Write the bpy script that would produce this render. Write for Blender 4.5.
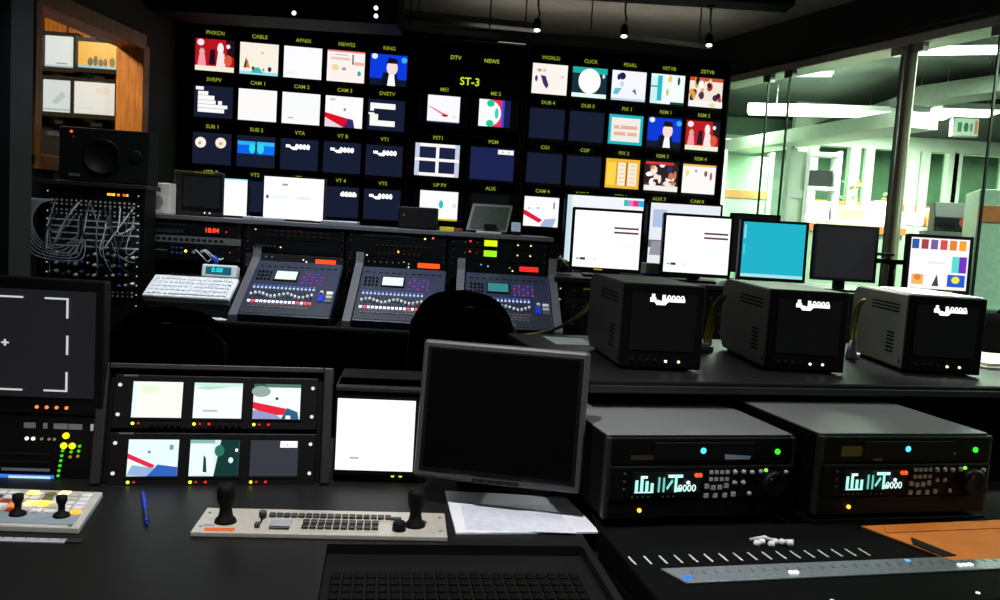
import bpy, bmesh, math, random
from mathutils import Vector, Matrix
random.seed(7)
R = math.radians
S = bpy.context.scene
C = S.collection
for o in list(bpy.data.objects): bpy.data.objects.remove(o)

# ------------------------------------------------------------------ camera
CAM_H, PITCH, ROLL, FPX = 1.30, R(5.0), R(3.5), 850.0
FW = Vector((0, math.cos(PITCH), -math.sin(PITCH)))
U0 = Vector((0, math.sin(PITCH), math.cos(PITCH)))
RT = math.cos(ROLL)*Vector((1, 0, 0)) + math.sin(ROLL)*U0
UP = -math.sin(ROLL)*Vector((1, 0, 0)) + math.cos(ROLL)*U0
EYE = Vector((0, 0, CAM_H))
cd = bpy.data.cameras.new('camera'); cam = bpy.data.objects.new('camera', cd); C.objects.link(cam)
cd.sensor_width = 36.0; cd.lens = FPX/1000*36.0; cd.clip_start = .02
m = Matrix.Identity(4)
for i in range(3):
    m[i][0], m[i][1], m[i][2], m[i][3] = RT[i], UP[i], -FW[i], EYE[i]
cam.matrix_world = m
S.camera = cam

# ------------------------------------------------------------------ world, exposure, lights
w = bpy.data.worlds.new('world'); S.world = w; w.use_nodes = True
w.node_tree.nodes['Background'].inputs[0].default_value = (.5, .6, .75, 1)
w.node_tree.nodes['Background'].inputs[1].default_value = .004
S.view_settings.view_transform = 'Standard'; S.view_settings.look = 'None'
S.view_settings.exposure = 0.0; S.view_settings.gamma = 1.0; S.view_settings.use_curve_mapping = False

def lamp(kind, name, loc, power, color, aim=None, size=.2, spot=60, blend=.5, size_y=None):
    d = bpy.data.lights.new(name, kind); d.energy = power; d.color = color
    if kind == 'AREA':
        d.size = size
        if size_y: d.shape = 'RECTANGLE'; d.size_y = size_y
        else: d.shape = 'DISK'
    else: d.shadow_soft_size = size
    if kind == 'SPOT': d.spot_size = R(spot); d.spot_blend = blend
    o = bpy.data.objects.new(name, d); C.objects.link(o); o.location = loc
    if aim is not None:
        o.rotation_euler = (Vector(aim)-Vector(loc)).to_track_quat('-Z', 'Y').to_euler()
    return o
CEIL = 2.85
DOWNLIGHTS = [((-.30, 1.02, CEIL), 215, (1, .97, .96), (-.25, 1.62, .69), 60),
              ((1.30, 2.80, CEIL), 290, (.98, 1, .93), (1.42, 2.62, 1.0), 34),
              ((.85, 1.95, CEIL), 80, (1, .98, .96), (.85, 1.82, .8), 52),
              ((-.8, 3.55, CEIL), 190, (.84, .91, 1), (-.75, 4.0, .95), 80),
              ((-1.55, 3.2, CEIL), 36, (.9, .95, 1), (-1.95, 3.95, .95), 42)]  # last downlight is added to brighten the patch rack cables
for i, (l, p, c, aim, sp) in enumerate(DOWNLIGHTS):
    lamp('SPOT', 'downlight_lamp', (l[0], l[1], l[2]-.03), p, c, aim, .06, sp, .8)

# ------------------------------------------------------------------ helpers
def D(px, py):
    d = FW + RT*((px-500)/FPX) + UP*((300-py)/FPX); return d/d.y
def PY(px, py, Y): return EYE + D(px, py)*Y                 # point on the pixel ray at distance Y
def G(px, py, z):
    d = D(px, py); return EYE + d*((z-CAM_H)/d.z)            # point on the pixel ray at height z
def lin(c):
    if isinstance(c, str): c = tuple(int(c[i:i+2], 16) for i in (0, 2, 4))
    return tuple((v/255/12.92 if v/255 <= .04045 else ((v/255+.055)/1.055)**2.4) for v in c)
MC = {}
def mat(key, col, rough=.5, metal=0., var=.12, scale=30., bump=0., spec=.5, detail=4):
    k = ('m', key)
    if k in MC: return MC[k]
    mt = bpy.data.materials.new(key); mt.use_nodes = True; nt = mt.node_tree; b = nt.nodes['Principled BSDF']
    l = lin(col)
    tc = nt.nodes.new('ShaderNodeTexCoord'); nz = nt.nodes.new('ShaderNodeTexNoise')
    nz.inputs['Scale'].default_value = scale; nz.inputs['Detail'].default_value = detail
    nt.links.new(tc.outputs['Object'], nz.inputs['Vector'])
    rp = nt.nodes.new('ShaderNodeValToRGB')
    rp.color_ramp.elements[0].color = tuple(v*(1-var) for v in l)+(1,); rp.color_ramp.elements[1].color = tuple(min(1, v*(1+var)) for v in l)+(1,)
    rp.color_ramp.elements[0].position = .3; rp.color_ramp.elements[1].position = .7
    nt.links.new(nz.outputs['Fac'], rp.inputs['Fac']); nt.links.new(rp.outputs['Color'], b.inputs['Base Color'])
    b.inputs['Roughness'].default_value = rough; b.inputs['Metallic'].default_value = metal
    b.inputs['Specular IOR Level'].default_value = spec
    if bump:
        bp = nt.nodes.new('ShaderNodeBump'); bp.inputs['Strength'].default_value = bump; bp.inputs['Distance'].default_value = .002
        nt.links.new(nz.outputs['Fac'], bp.inputs['Height']); nt.links.new(bp.outputs['Normal'], b.inputs['Normal'])
    MC[k] = mt; return mt
def emit(col, st=1.0):
    k = ('e', str(col), st)
    if k in MC: return MC[k]
    mt = bpy.data.materials.new('lit_'+(col if isinstance(col, str) else '%02x%02x%02x' % tuple(col))); mt.use_nodes = True
    b = mt.node_tree.nodes['Principled BSDF']; l = lin(col)
    b.inputs['Base Color'].default_value = (.004, .004, .005, 1); b.inputs['Roughness'].default_value = .35
    b.inputs['Specular IOR Level'].default_value = .25
    b.inputs['Emission Color'].default_value = l+(1,); b.inputs['Emission Strength'].default_value = st
    MC[k] = mt; return mt
def wood(key, c1, c2, scale=6.):
    k = ('w', key)
    if k in MC: return MC[k]
    mt = bpy.data.materials.new(key); mt.use_nodes = True; nt = mt.node_tree; b = nt.nodes['Principled BSDF']
    tc = nt.nodes.new('ShaderNodeTexCoord'); mp = nt.nodes.new('ShaderNodeMapping'); mp.inputs['Scale'].default_value = (scale*4, scale*4, scale*.4)
    nz = nt.nodes.new('ShaderNodeTexNoise'); nz.inputs['Scale'].default_value = 3; nz.inputs['Detail'].default_value = 6
    rp = nt.nodes.new('ShaderNodeValToRGB'); rp.color_ramp.elements[0].color = lin(c1)+(1,); rp.color_ramp.elements[1].color = lin(c2)+(1,)
    rp.color_ramp.elements[0].position = .35; rp.color_ramp.elements[1].position = .65
    nt.links.new(tc.outputs['Object'], mp.inputs['Vector']); nt.links.new(mp.outputs['Vector'], nz.inputs['Vector'])
    nt.links.new(nz.outputs['Fac'], rp.inputs['Fac']); nt.links.new(rp.outputs['Color'], b.inputs['Base Color'])
    b.inputs['Roughness'].default_value = .45; MC[k] = mt; return mt
def glass(key, tint, refl=.5, rough=.0, base=.03):
    k = ('g', key)
    if k in MC: return MC[k]
    mt = bpy.data.materials.new(key); mt.use_nodes = True; nt = mt.node_tree; nt.nodes.clear()
    out = nt.nodes.new('ShaderNodeOutputMaterial'); tr = nt.nodes.new('ShaderNodeBsdfTransparent'); gl = nt.nodes.new('ShaderNodeBsdfGlossy')
    mx = nt.nodes.new('ShaderNodeMixShader'); lw_ = nt.nodes.new('ShaderNodeLayerWeight'); lw_.inputs['Blend'].default_value = .5
    pw = nt.nodes.new('ShaderNodeMath'); pw.operation = 'POWER'; pw.inputs[1].default_value = 4.0; nt.links.new(lw_.outputs['Facing'], pw.inputs[0])
    fr = nt.nodes.new('ShaderNodeMath'); fr.operation = 'MULTIPLY_ADD'; fr.inputs[1].default_value = .8; fr.inputs[2].default_value = base; nt.links.new(pw.outputs[0], fr.inputs[0])
    tc = nt.nodes.new('ShaderNodeTexCoord'); nz = nt.nodes.new('ShaderNodeTexNoise'); nz.inputs['Scale'].default_value = 2
    mr = nt.nodes.new('ShaderNodeMapRange'); mr.inputs['To Min'].default_value = rough; mr.inputs['To Max'].default_value = rough+.02
    nt.links.new(tc.outputs['Object'], nz.inputs['Vector']); nt.links.new(nz.outputs['Fac'], mr.inputs['Value']); nt.links.new(mr.outputs['Result'], gl.inputs['Roughness'])
    tr.inputs['Color'].default_value = lin(tint)+(1,); gl.inputs['Color'].default_value = (refl, refl, refl, 1)
    nt.links.new(fr.outputs[0], mx.inputs['Fac']); nt.links.new(tr.outputs[0], mx.inputs[1]); nt.links.new(gl.outputs[0], mx.inputs[2]); nt.links.new(mx.outputs[0], out.inputs['Surface'])
    MC[k] = mt; return mt

# text meshes, all made first
TEXT = {}
def make_texts(strings):
    tmp = []
    for s in strings:
        cu = bpy.data.curves.new('text', 'FONT'); cu.body = s; cu.size = 1.0; cu.align_x = 'CENTER'; cu.align_y = 'CENTER'; cu.offset = .012; cu.resolution_u = 3
        o = bpy.data.objects.new('text', cu); C.objects.link(o); tmp.append((s, o, cu))
    dg = bpy.context.evaluated_depsgraph_get(); dg.update()
    for s, o, cu in tmp:
        me = bpy.data.meshes.new_from_object(o.evaluated_get(dg))
        TEXT[s] = ([v.co.copy() for v in me.vertices], [list(p.vertices) for p in me.polygons])
        bpy.data.objects.remove(o); bpy.data.curves.remove(cu); bpy.data.meshes.remove(me)

class MB:
    """collects faces; .build() links them as one mesh object (front of a device is -Y)"""
    def __init__(s): s.v = []; s.f = []; s.mi = []; s.sm = []
    def add(s, vs, fs, m=0, smooth=False):
        o = len(s.v); s.v += [Vector(v) for v in vs]
        for f in fs: s.f.append([i+o for i in f]); s.mi.append(m); s.sm.append(smooth)
        return s
    def box(s, x0, x1, y0, y1, z0, z1, m=0):
        return s.add([(x, y, z) for z in (z0, z1) for y in (y0, y1) for x in (x0, x1)],
                     [(0, 2, 3, 1), (4, 5, 7, 6), (0, 1, 5, 4), (1, 3, 7, 5), (3, 2, 6, 7), (2, 0, 4, 6)], m)
    def hexa(s, a, b, m=0):                       # a: 4 points (ccw seen from outside bottom), b: 4 points above them
        return s.add(list(a)+list(b), [(3, 2, 1, 0), (4, 5, 6, 7), (0, 1, 5, 4), (1, 2, 6, 5), (2, 3, 7, 6), (3, 0, 4, 7)], m)
    def cyl(s, c, r, h, ax='z', seg=16, r2=None, m=0):
        r2 = r if r2 is None else r2; c = Vector(c); vs = []
        for k, (rr, t) in enumerate(((r, 0), (r2, h))):
            for i in range(seg):
                a = 2*math.pi*i/seg; p, q = rr*math.cos(a), rr*math.sin(a)
                vs.append(c+Vector({'z': (p, q, t), 'y': (p, t, q), 'x': (t, p, q)}[ax]))
        fs = [(i, (i+1) % seg, seg+(i+1) % seg, seg+i) for i in range(seg)]
        s.add(vs, fs, m, True); n = len(s.v)-2*seg
        s.f += [[n+seg-1-i for i in range(seg)], [n+seg+i for i in range(seg)]]; s.mi += [m, m]; s.sm += [False, False]
        return s
    def lathe(s, c, prof, ax='z', seg=20, m=0):
        c = Vector(c); vs = []; n = len(prof)
        for (r, t) in prof:
            for i in range(seg):
                a = 2*math.pi*i/seg; p, q = r*math.cos(a), r*math.sin(a)
                vs.append(c+Vector({'z': (p, q, t), 'y': (p, t, q), 'x': (t, p, q)}[ax]))
        fs = [(k*seg+i, k*seg+(i+1) % seg, (k+1)*seg+(i+1) % seg, (k+1)*seg+i) for k in range(n-1) for i in range(seg)]
        fs += [tuple(range(seg-1, -1, -1)), tuple(range((n-1)*seg, n*seg))]
        return s.add(vs, fs, m, True)
    def tube(s, pts, r, seg=8, m=0):
        pts = [Vector(p) for p in pts]; n = len(pts); vs = []
        up = Vector((0, 0, 1))
        for i, p in enumerate(pts):
            t = (pts[min(i+1, n-1)]-pts[max(i-1, 0)]).normalized()
            a = t.cross(up); a = a.normalized() if a.length > 1e-4 else Vector((1, 0, 0))
            b = t.cross(a).normalized()
            vs += [p+(a*math.cos(2*math.pi*k/seg)+b*math.sin(2*math.pi*k/seg))*r for k in range(seg)]
        fs = [(i*seg+k, i*seg+(k+1) % seg, (i+1)*seg+(k+1) % seg, (i+1)*seg+k) for i in range(n-1) for k in range(seg)]
        fs += [tuple(range(seg-1, -1, -1)), tuple(range((n-1)*seg, n*seg))]
        return s.add(vs, fs, m, True)
    def prism(s, pts, x0, x1, m=0):              # profile in (y, z), extruded along x
        n = len(pts)
        return s.add([(x0, y, z) for y, z in pts]+[(x1, y, z) for y, z in pts],
                     [tuple(range(n)), tuple(range(2*n-1, n-1, -1))]+[((i+1) % n, i, n+i, n+(i+1) % n) for i in range(n)], m)
    def slab(s, pts, y0, y1, m=0):               # outline in (x, z), extruded along y
        n = len(pts)
        return s.add([(x, y0, z) for x, z in pts]+[(x, y1, z) for x, z in pts],
                     [tuple(range(n)), tuple(range(2*n-1, n-1, -1))]+[((i+1) % n, i, n+i, n+(i+1) % n) for i in range(n)], m)
    def plate(s, pts, z0, z1, m=0):              # outline in (x, y), extruded along z
        n = len(pts)
        return s.add([(x, y, z0) for x, y in pts]+[(x, y, z1) for x, y in pts],
                     [tuple(range(n-1, -1, -1)), tuple(range(n, 2*n))]+[(i, (i+1) % n, n+(i+1) % n, n+i) for i in range(n)], m)
    def mesh(s, name, mats, bevel=0, seg=2):
        me = bpy.data.meshes.new(name); me.from_pydata(s.v, [], s.f)
        for mt in (mats if isinstance(mats, (list, tuple)) else [mats]): me.materials.append(mt)
        me.polygons.foreach_set('material_index', s.mi); me.polygons.foreach_set('use_smooth', s.sm)
        bm = bmesh.new(); bm.from_mesh(me); bmesh.ops.recalc_face_normals(bm, faces=bm.faces)
        if bevel:
            ed = [e for e in bm.edges if len(e.link_faces) == 2 and e.calc_face_angle(0) > R(35)]
            bmesh.ops.bevel(bm, geom=ed, offset=bevel, segments=seg, affect='EDGES', profile=.5, clamp_overlap=True)
        bm.to_mesh(me); bm.free(); me.update(); return me
    def build(s, name, mats, parent=None, bevel=0, seg=2, **kw):
        return link(name, s.mesh(name, mats, bevel, seg), parent, **kw)
def link(name, data, parent=None, loc=None, rot=None, **kw):
    o = bpy.data.objects.new(name, data); C.objects.link(o)
    if parent is not None: o.parent = parent
    if loc is not None: o.location = loc
    if rot is not None: o.rotation_euler = rot
    for k, v in kw.items(): o[k] = v
    return o
def thing(name, label, cat, loc=(0, 0, 0), rz=0, rx=0, group=None, kind=None):
    o = link(name, None, None, loc, (R(rx), 0, R(rz)), label=label, category=cat)
    o.empty_display_size = .05
    if group: o['group'] = group
    if kind: o['kind'] = kind
    return o
def tag(o, label, cat, group=None):
    o['label'] = label; o['category'] = cat
    if group: o['group'] = group
    return o
def struct(o): o['kind'] = 'structure'; return o
SH = {}
def smooth(ps, n=5):
    ps = [Vector(p) for p in ps]; out = []
    for i in range(len(ps)-1):
        p0, p1, p2, p3 = ps[max(i-1, 0)], ps[i], ps[i+1], ps[min(i+2, len(ps)-1)]
        for t in range(n):
            t_ = t/n; out.append(.5*((2*p1)+(-p0+p2)*t_+(2*p0-5*p1+4*p2-p3)*t_*t_+(-p0+3*p1-3*p2+p3)*t_**3))
    return out+[ps[-1]]
def shared(key, fn):
    if key not in SH: SH[key] = fn()
    return SH[key]
def led(parent, x, y, z, r, col, st=3.0, name='led', ax='y', h=.003):
    me = shared(('led', r, str(col), st, ax, h), lambda: MB().cyl((0, 0, 0), r, -h if ax == 'y' else h, ax, 8).mesh('led', emit(col, st)))
    return link(name, me, parent, (x, y, z))
def bit(parent, name, x, y, z, sx, sy, sz, mt, bevel=0):
    """small shared box centred on x, z (or x, y for panels lying down), standing out from y"""
    me = shared(('bit', sx, sy, sz, mt.name, bevel), lambda: MB().box(-sx/2, sx/2, -sy, 0, -sz/2, sz/2).mesh(name, mt, bevel, 1))
    return link(name, me, parent, (x, y, z))
def flat(parent, name, x, y, z, sx, sy, sz, mt, bevel=0):
    me = shared(('flat', sx, sy, sz, mt.name, bevel), lambda: MB().box(-sx/2, sx/2, -sy/2, sy/2, 0, sz).mesh(name, mt, bevel, 1))
    return link(name, me, parent, (x, y, z))
def knob(parent, x, y, z, r, h, mt, name='knob', ax='z', seg=12):
    me = shared(('knob', r, h, mt.name, ax, seg), lambda: MB().lathe((0, 0, 0), [(r, 0), (r*.95, h*.8), (r*.75, h)], ax, seg).mesh(name, mt))
    return link(name, me, parent, (x, y, z))

def screen(parent, x, y, z, wd, ht, bg, shapes=(), st=1.0, name='screen', curved=0.):
    """picture face in the XZ plane facing -Y, lower left at x, z; shapes in 0..1"""
    b = MB(); mats = []; step = .0005
    def mi(c, s_):
        mt = emit(c, s_)
        if mt not in mats: mats.append(mt)
        return mats.index(mt)
    b.box(0, wd, 0, .003, 0, ht, mi(bg, st)); n = 0
    for sh in shapes:
        n += 1; yy = -step*n; k = sh[0]
        if k == 'r':
            x0, y0, x1, y1 = sh[1:5]; pts = [(x0, y0), (x1, y0), (x1, y1), (x0, y1)]
        elif k == 'c':
            cx, cy, rx, ry = sh[1:5]; pts = [(cx+rx*math.cos(2*math.pi*i/20), cy+ry*math.sin(2*math.pi*i/20)) for i in range(20)]
        elif k == 'p': pts = sh[1]
        elif k == 't':
            vs, fs = TEXT[sh[1]]; cx, cy, hh = sh[2:5]
            b.add([(cx*wd+v.x*hh*ht, yy, cy*ht+v.y*hh*ht) for v in vs], fs, mi(sh[5], sh[6] if len(sh) > 6 else st)); continue
        c = sh[-1] if isinstance(sh[-1], str) else sh[-2]; s_ = st if isinstance(sh[-1], str) else sh[-1]
        b.add([(px_*wd, yy, pz_*ht) for px_, pz_ in pts], [tuple(range(len(pts)))], mi(c, s_))
    return b.build(name, mats, parent, loc=(x, y, z))
def label_text(parent, s, x, y, z, h, col, st=1.0, name='caption', rot=None):
    vs, fs = TEXT[s]
    key = ('txt', s, h, str(col), st)
    me = shared(key, lambda: MB().add([(v.x*h, 0, v.y*h) for v in vs], fs).mesh(name, emit(col, st) if st > 0 else mat('ink_'+col, col, .6)))
    return link(name, me, parent, (x, y, z), rot)

# ------------------------------------------------------------------ materials
BLACK = mat('black_enamel', '080809', .5, 0, .15, spec=.18)
BLACK2 = mat('black_plastic', '0b0b0c', .5, 0, .15, 60, spec=.2)
MATTE = mat('matte_black', '060607', .8, 0, .2, spec=.2)
CHAR = mat('charcoal_laminate', '121213', .48, 0, .12, 18, .05, spec=.25)
DGREY = mat('dark_grey_metal', '2c2d2f', .45, .3, .12, 40)
GREY = mat('grey_paint', '5a5a58', .5, 0, .08, 40)
GREYM = mat('mid_grey_metal', '77787a', .4, .5, .08, 40)
LGREY = mat('light_grey_paint', 'b9b8b2', .5, 0, .05, 40)
SILVER = mat('brushed_silver', 'c9c4ba', .38, .25, .06, 80)
STEEL = mat('stainless_steel', '9a9a94', .3, .9, .06, 60)
WHITE = mat('white_plastic', 'e4e4e6', .5, 0, .04, 40)
PAPER = mat('white_paper', 'dfe2ea', .8, 0, .03, 20)
WALLD = mat('dark_wall_paint', '1b1b1c', .8, 0, .15, 8, .1)
CEILM = mat('dark_ceiling_tile', '9a948a', .85, 0, .1, 10, .1)
CARPET = mat('dark_carpet', '161618', .95, 0, .3, 120, .4)
FABRIC = mat('black_fabric', '060607', .95, 0, .3, 200, .4, spec=.1)
YELLOW = mat('yellow_cable', 'b0a01c', .5, 0, .1)
WHITEC = mat('white_cable', 'bfc3cc', .5, 0, .1)
GREYC = mat('grey_cable', '7d838f', .5, 0, .15)
BLUE = mat('blue_plastic', '1238c8', .4, 0, .08)
ORANGE = mat('orange_card', 'd8761a', .75, 0, .1, 14)
GREENW = mat('pale_green_wall', 'c4d6c2', .7, 0, .06, 5)
GREENL = mat('light_green_paint', 'dde8d8', .6, 0, .05, 8)
DGREEN = mat('deep_green_panel', '8fa896', .5, 0, .15, 6)
OFFCEIL = mat('grey_office_ceiling', '474d48', .8, 0, .08, 6)
ORSTRIPE = mat('orange_stripe', 'd9814a', .6, 0, .1, 20)
SCRGLASS = mat('dark_screen_glass', '08080a', .12, 0, .1, 5, spec=.5)
RUBBER = mat('black_rubber', '050506', .7, 0, .2, spec=.2)

CAP = [['PHXCN', 'CABLE', 'APNIX', 'NEWS2', 'KING'], ['SVRPV', 'CAM 1', 'CAM 2', 'CAM 3', 'DVETV'],
       ['SUB 1', 'SUB 2', 'VTA', 'VT B', 'VT1'], ['VTR R', 'VT2', 'VT3', 'VT 4', 'VT5']]
CAPR = [['WORLD', 'CLICK', 'PEARL', 'VETVB', 'ZETVB'], ['DUB 4', 'DUB 5', 'PIX 1', 'REM 1', 'REM 2'],
        ['CG1', 'CGP', 'PIX 2', 'REM 3', 'REM 4'], ['CAM 4', 'AUX 5', 'REM 6', 'AUX 7', 'CAM 8']]
make_texts(sum(CAP, [])+sum(CAPR, [])+['DTV', 'NEWS', 'ST-3', 'ME1', 'ME 2', 'PST1', 'PGM', 'UP PV', 'AUX', '4J0000', '0000', '00:00', '18:04', '0.00', 'II0T'])

# ------------------------------------------------------------------ the room
LWX = lambda Y: -2.10+.07*(Y-5.4)*1.0                    # left wall, runs 4 degrees to the right
def quadwall(name, a, b, z0, z1, t, mt):
    a, b = Vector((a[0], a[1], 0)), Vector((b[0], b[1], 0)); n = Vector((-(b-a).y, (b-a).x, 0)).normalized()*t
    lo = [(p.x, p.y, z0) for p in (a, b, b+n, a+n)]; hi = [(p.x, p.y, z1) for p in (a, b, b+n, a+n)]
    return struct(MB().hexa(lo, hi).build(name, mt))
GX = lambda Y: 1.72+.40*(6.8-Y)                          # glass partition line
struct(MB().box(-7, 12, -2.2, 15, -.06, 0).build('floor', CARPET))
struct(MB().plate([(-2.75, -2), (GX(-2)+.1, -2), (GX(7.2)+.1, 7.2), (-2.0, 7.2)], CEIL, CEIL+.1).build('ceiling', CEILM))
quadwall('wall_rear', (3.9+1.6, -2.0), (-2.7, -2.0), 0, CEIL, -.1, WALLD)
quadwall('wall_back', (-2.05, 6.95), (GX(6.95)-.05, 6.95), 0, CEIL, .1, WALLD)
# left wall with the window opening, cut as one mesh
W0, W1 = 3.95, 4.97
wz0, wz1 = 1.45, 2.20
b = MB()
def lw(y0, y1, z0, z1, b=b):
    b.hexa([(LWX(y0)-.12, y0, z0), (LWX(y0), y0, z0), (LWX(y1), y1, z0), (LWX(y1)-.12, y1, z0)],
           [(LWX(y0)-.12, y0, z1), (LWX(y0), y0, z1), (LWX(y1), y1, z1), (LWX(y1)-.12, y1, z1)])
lw(-2, W0, 0, CEIL); lw(W1, 7.0, 0, CEIL); lw(W0, W1, 0, wz0); lw(W0, W1, wz1, CEIL)
struct(b.build('wall_left', WALLD))
b = MB().box(-2.6, -2.0, 3.44, 3.60, 0, CEIL)
struct(b.build('wall_pillar', mat('pillar_paint', '26282c', .6, 0, .1, 8)))
# window frame
win = struct(link('window_1', None, None, (0, 0, 0)))
WF = wood('frame_wood', '7a4c22', 'a86c30')
def wf(y0, y1, z0, z1, name):
    b = MB(); t = .02
    b.hexa([(LWX(y0)-.135, y0, z0), (LWX(y0)+t, y0, z0), (LWX(y1)+t, y1, z0), (LWX(y1)-.135, y1, z0)],
           [(LWX(y0)-.135, y0, z1), (LWX(y0)+t, y0, z1), (LWX(y1)+t, y1, z1), (LWX(y1)-.135, y1, z1)])
    b.build(name, WF, win, .003)
wf(W0, W1, wz1-.02, wz1+.06, 'window_frame'); wf(W0, W1, wz0-.02, wz0+.05, 'window_frame'); wf(W0, W0+.05, wz0, wz1, 'window_frame'); wf(W1-.03, W1+.04, wz0, wz1, 'window_frame')
MB().hexa([(LWX(W0)-.07, W0, wz0), (LWX(W0)-.064, W0, wz0), (LWX(W1)-.064, W1, wz0), (LWX(W1)-.07, W1, wz0)],
          [(LWX(W0)-.07, W0, wz1), (LWX(W0)-.064, W0, wz1), (LWX(W1)-.064, W1, wz1), (LWX(W1)-.07, W1, wz1)]).build('pane', glass('window_glass', 'f4f4f0', .35), win)
# next room seen through the left window: wood panelled wall, planks one by one
wp = struct(link('wall_wood', None, None, (-4.9, 6.9, 0), (0, 0, R(4))))
WOOD = wood('orange_wood', '9c5a1e', 'c9822f')
MB().box(-.1, 2.6, .03, .1, 0, CEIL).build('backing', MATTE, wp)
for i in range(14):
    MB().box(i*.186, i*.186+.172, 0, .03, .2, CEIL).build('plank', WOOD, wp, .003)
struct(MB().box(-5.2, -2.3, 3.2, 6.85, CEIL, CEIL+.08).build('ceiling_side', mat('white_ceiling', 'b8b0a0', .8)))
struct(MB().box(-5.3, -5.2, 3.2, 7.1, 0, CEIL).build('wall_side', mat('beige_paint', '8f8272', .7)))
struct(MB().box(-5.3, -2.35, 3.1, 3.2, 0, CEIL).build('wall_side_near', mat('beige_paint', '8f8272', .7)))
fx = thing('ceiling_light', 'round warm ceiling light in the wood panelled room behind the left window', 'ceiling light', (-3.1, 4.5, CEIL))
MB().cyl((0, 0, -.03), .16, .03, 'z', 24).build('housing', WHITE, fx); MB().cyl((0, 0, -.045), .14, .015, 'z', 24).build('diffuser', emit('ffd9a0', 6), fx)
lamp('AREA', 'side_room_lamp', (-3.1, 4.5, CEIL-.06), 190, (1, .74, .40), (-3.1, 5.6, 0), .4)
# four monitors in that room
def side_mon(x0, y0, x1, y1, Y, bg, shapes, label):
    a = PY(x0, y1, Y); c = PY(x1, y1, Y); t = PY(x0, y0, Y)
    wd = (c.x-a.x); ht = t.z-a.z
    o = thing('studio_monitor', label, 'monitor', (a.x, Y, a.z), 4, group='monitors behind the left window')
    MB().box(-.03, wd+.03, .002, .10, -.035, ht+.03).build('housing', MATTE, o, .006)
    MB().box(wd*.35, wd*.65, .04, .085, -.08, -.034).build('bracket', MATTE, o)
    screen(o, 0, 0, 0, wd, ht, bg, shapes, 1.1)
    return o
side_mon(45, 35, 72, 66, 6.0, 'e6eef4', [('r', 0, 0, 1, .06, 'b0c8d8'), ('r', .4, .1, .8, .14, '9098a0')], 'upper left monitor with pale white picture behind the left window')
side_mon(78, 41, 115, 67, 6.0, 'f7b322', [('r', 0, 0, 1, .1, '8fd0e8'), ('c', .32, .24, .07, .16, '30281c'), ('c', .46, .28, .06, .2, '3a2c18'), ('c', .6, .22, .07, .14, '2c3444'), ('c', .72, .24, .05, .15, '483018'), ('c', .9, .26, .07, .18, '302418')], 'monitor with orange picture and small dark figures behind the left window')
side_mon(43, 79, 69, 111, 6.0, 'dfe8ea', [('p', [(.3, .3), (.7, .65), (.85, .5), (.5, .25)], 'c2ccd0'), ('r', 0, .06, 1, .1, 'a0b0b8')], 'lower left monitor with pale grey streaks behind the left window')
side_mon(74, 81, 113, 113, 6.0, 'f4f2ee', [('c', .7, .75, .18, .12, 'f6e8d4'), ('r', .1, .15, .5, .2, 'e4e6ea')], 'lower right monitor with blank cream picture behind the left window')
b = MB()
rk = thing('monitor_stand', 'black rack holding four monitors behind the left window', 'rack', PY(73, 150, 6.22).xy.to_3d(), 4)
MB().box(-.34, .36, 0, .06, 0, 2.35).build('upright', MATTE, rk); MB().box(-.4, .42, -.3, .12, 0, .05).build('foot', MATTE, rk)
for zz in (1.93, 2.22): MB().box(-.34, .36, -.2, 0, zz-.02, zz).build('shelf', MATTE, rk)

# ------------------------------------------------------------------ glass partition on the right
gp = struct(link('window_2', None, None, (0, 0, 0)))
GZ = 2.52
ga, gb = Vector((GX(7.0), 7.0, 0)), Vector((GX(-1.9), -1.9, 0))
gd = (gb-ga).normalized(); gn = Vector((gd.y, -gd.x, 0))      # gn points back into the control room... sign fixed below
if gn.x > 0: gn = -gn
GL = (gb-ga).length
def gseg(b, s0, s1, d0, d1, z0, z1, m=0):
    p = [ga+gd*s0+gn*d0, ga+gd*s1+gn*d0, ga+gd*s1+gn*d1, ga+gd*s0+gn*d1]
    return b.hexa([(q.x, q.y, z0) for q in p], [(q.x, q.y, z1) for q in p], m)
def gs(px, py):                                              # distance along the glass for a pixel
    d = D(px, py); n = gn; k = (ga-EYE).dot(n)/d.dot(n); q = EYE+d*k; return (q-ga).dot(gd), q.z
cuts = [0.0, gs(763, 150)[0], gs(784, 150)[0], gs(893, 150)[0], gs(906, 150)[0], gs(988, 150)[0]]
cuts += [cuts[-1]+1.1, cuts[-1]+2.2, cuts[-1]+3.3, GL]
PANE = glass('partition_glass', 'eaf6ee', .30)
EDGE = mat('dark_glass_seam', '141c18', .3)
for i in range(len(cuts)-1):
    if i == 3: continue
    gseg(MB(), cuts[i]+.006, cuts[i+1]-.006, -.006, .006, .1, GZ).build('pane', PANE, gp)
for c in cuts[1:-1]:
    if c in (cuts[3], cuts[4]): continue
    gseg(MB(), c-.005, c+.005, -.007, .007, .1, GZ).build('seam', EDGE, gp)
gseg(MB(), cuts[3], cuts[3]+.012, -.01, .01, 0, GZ).build('seam', EDGE, gp)
POSTM = mat('bronze_post', 'b4aa98', .5, .2, .08, 30)
pc = ga+gd*((cuts[3]+cuts[4])/2+.02); MB().cyl((pc.x, pc.y, 0), .035, GZ, 'z', 16).build('post', POSTM, gp)
gseg(MB(), 0, GL, -.17, .03, GZ, GZ+.05).build('top_rail', mat('rail_metal', 'd2cabb', .4, .1), gp)
gseg(MB(), 0, GL, -.03, .045, GZ+.05, GZ+.065).build('rail_lip', mat('rail_dark', '3a3834', .5, .4), gp)
gseg(MB(), 0, GL, -.03, .03, 0, .1).build('bottom_rail', STEEL, gp)
for c in (cuts[1], cuts[2], cuts[3]-.03, cuts[4]+.03, cuts[5]):
    gseg(MB(), c-.04, c+.04, -.022, .022, GZ-.05, GZ).build('clamp', STEEL, gp)
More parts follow.
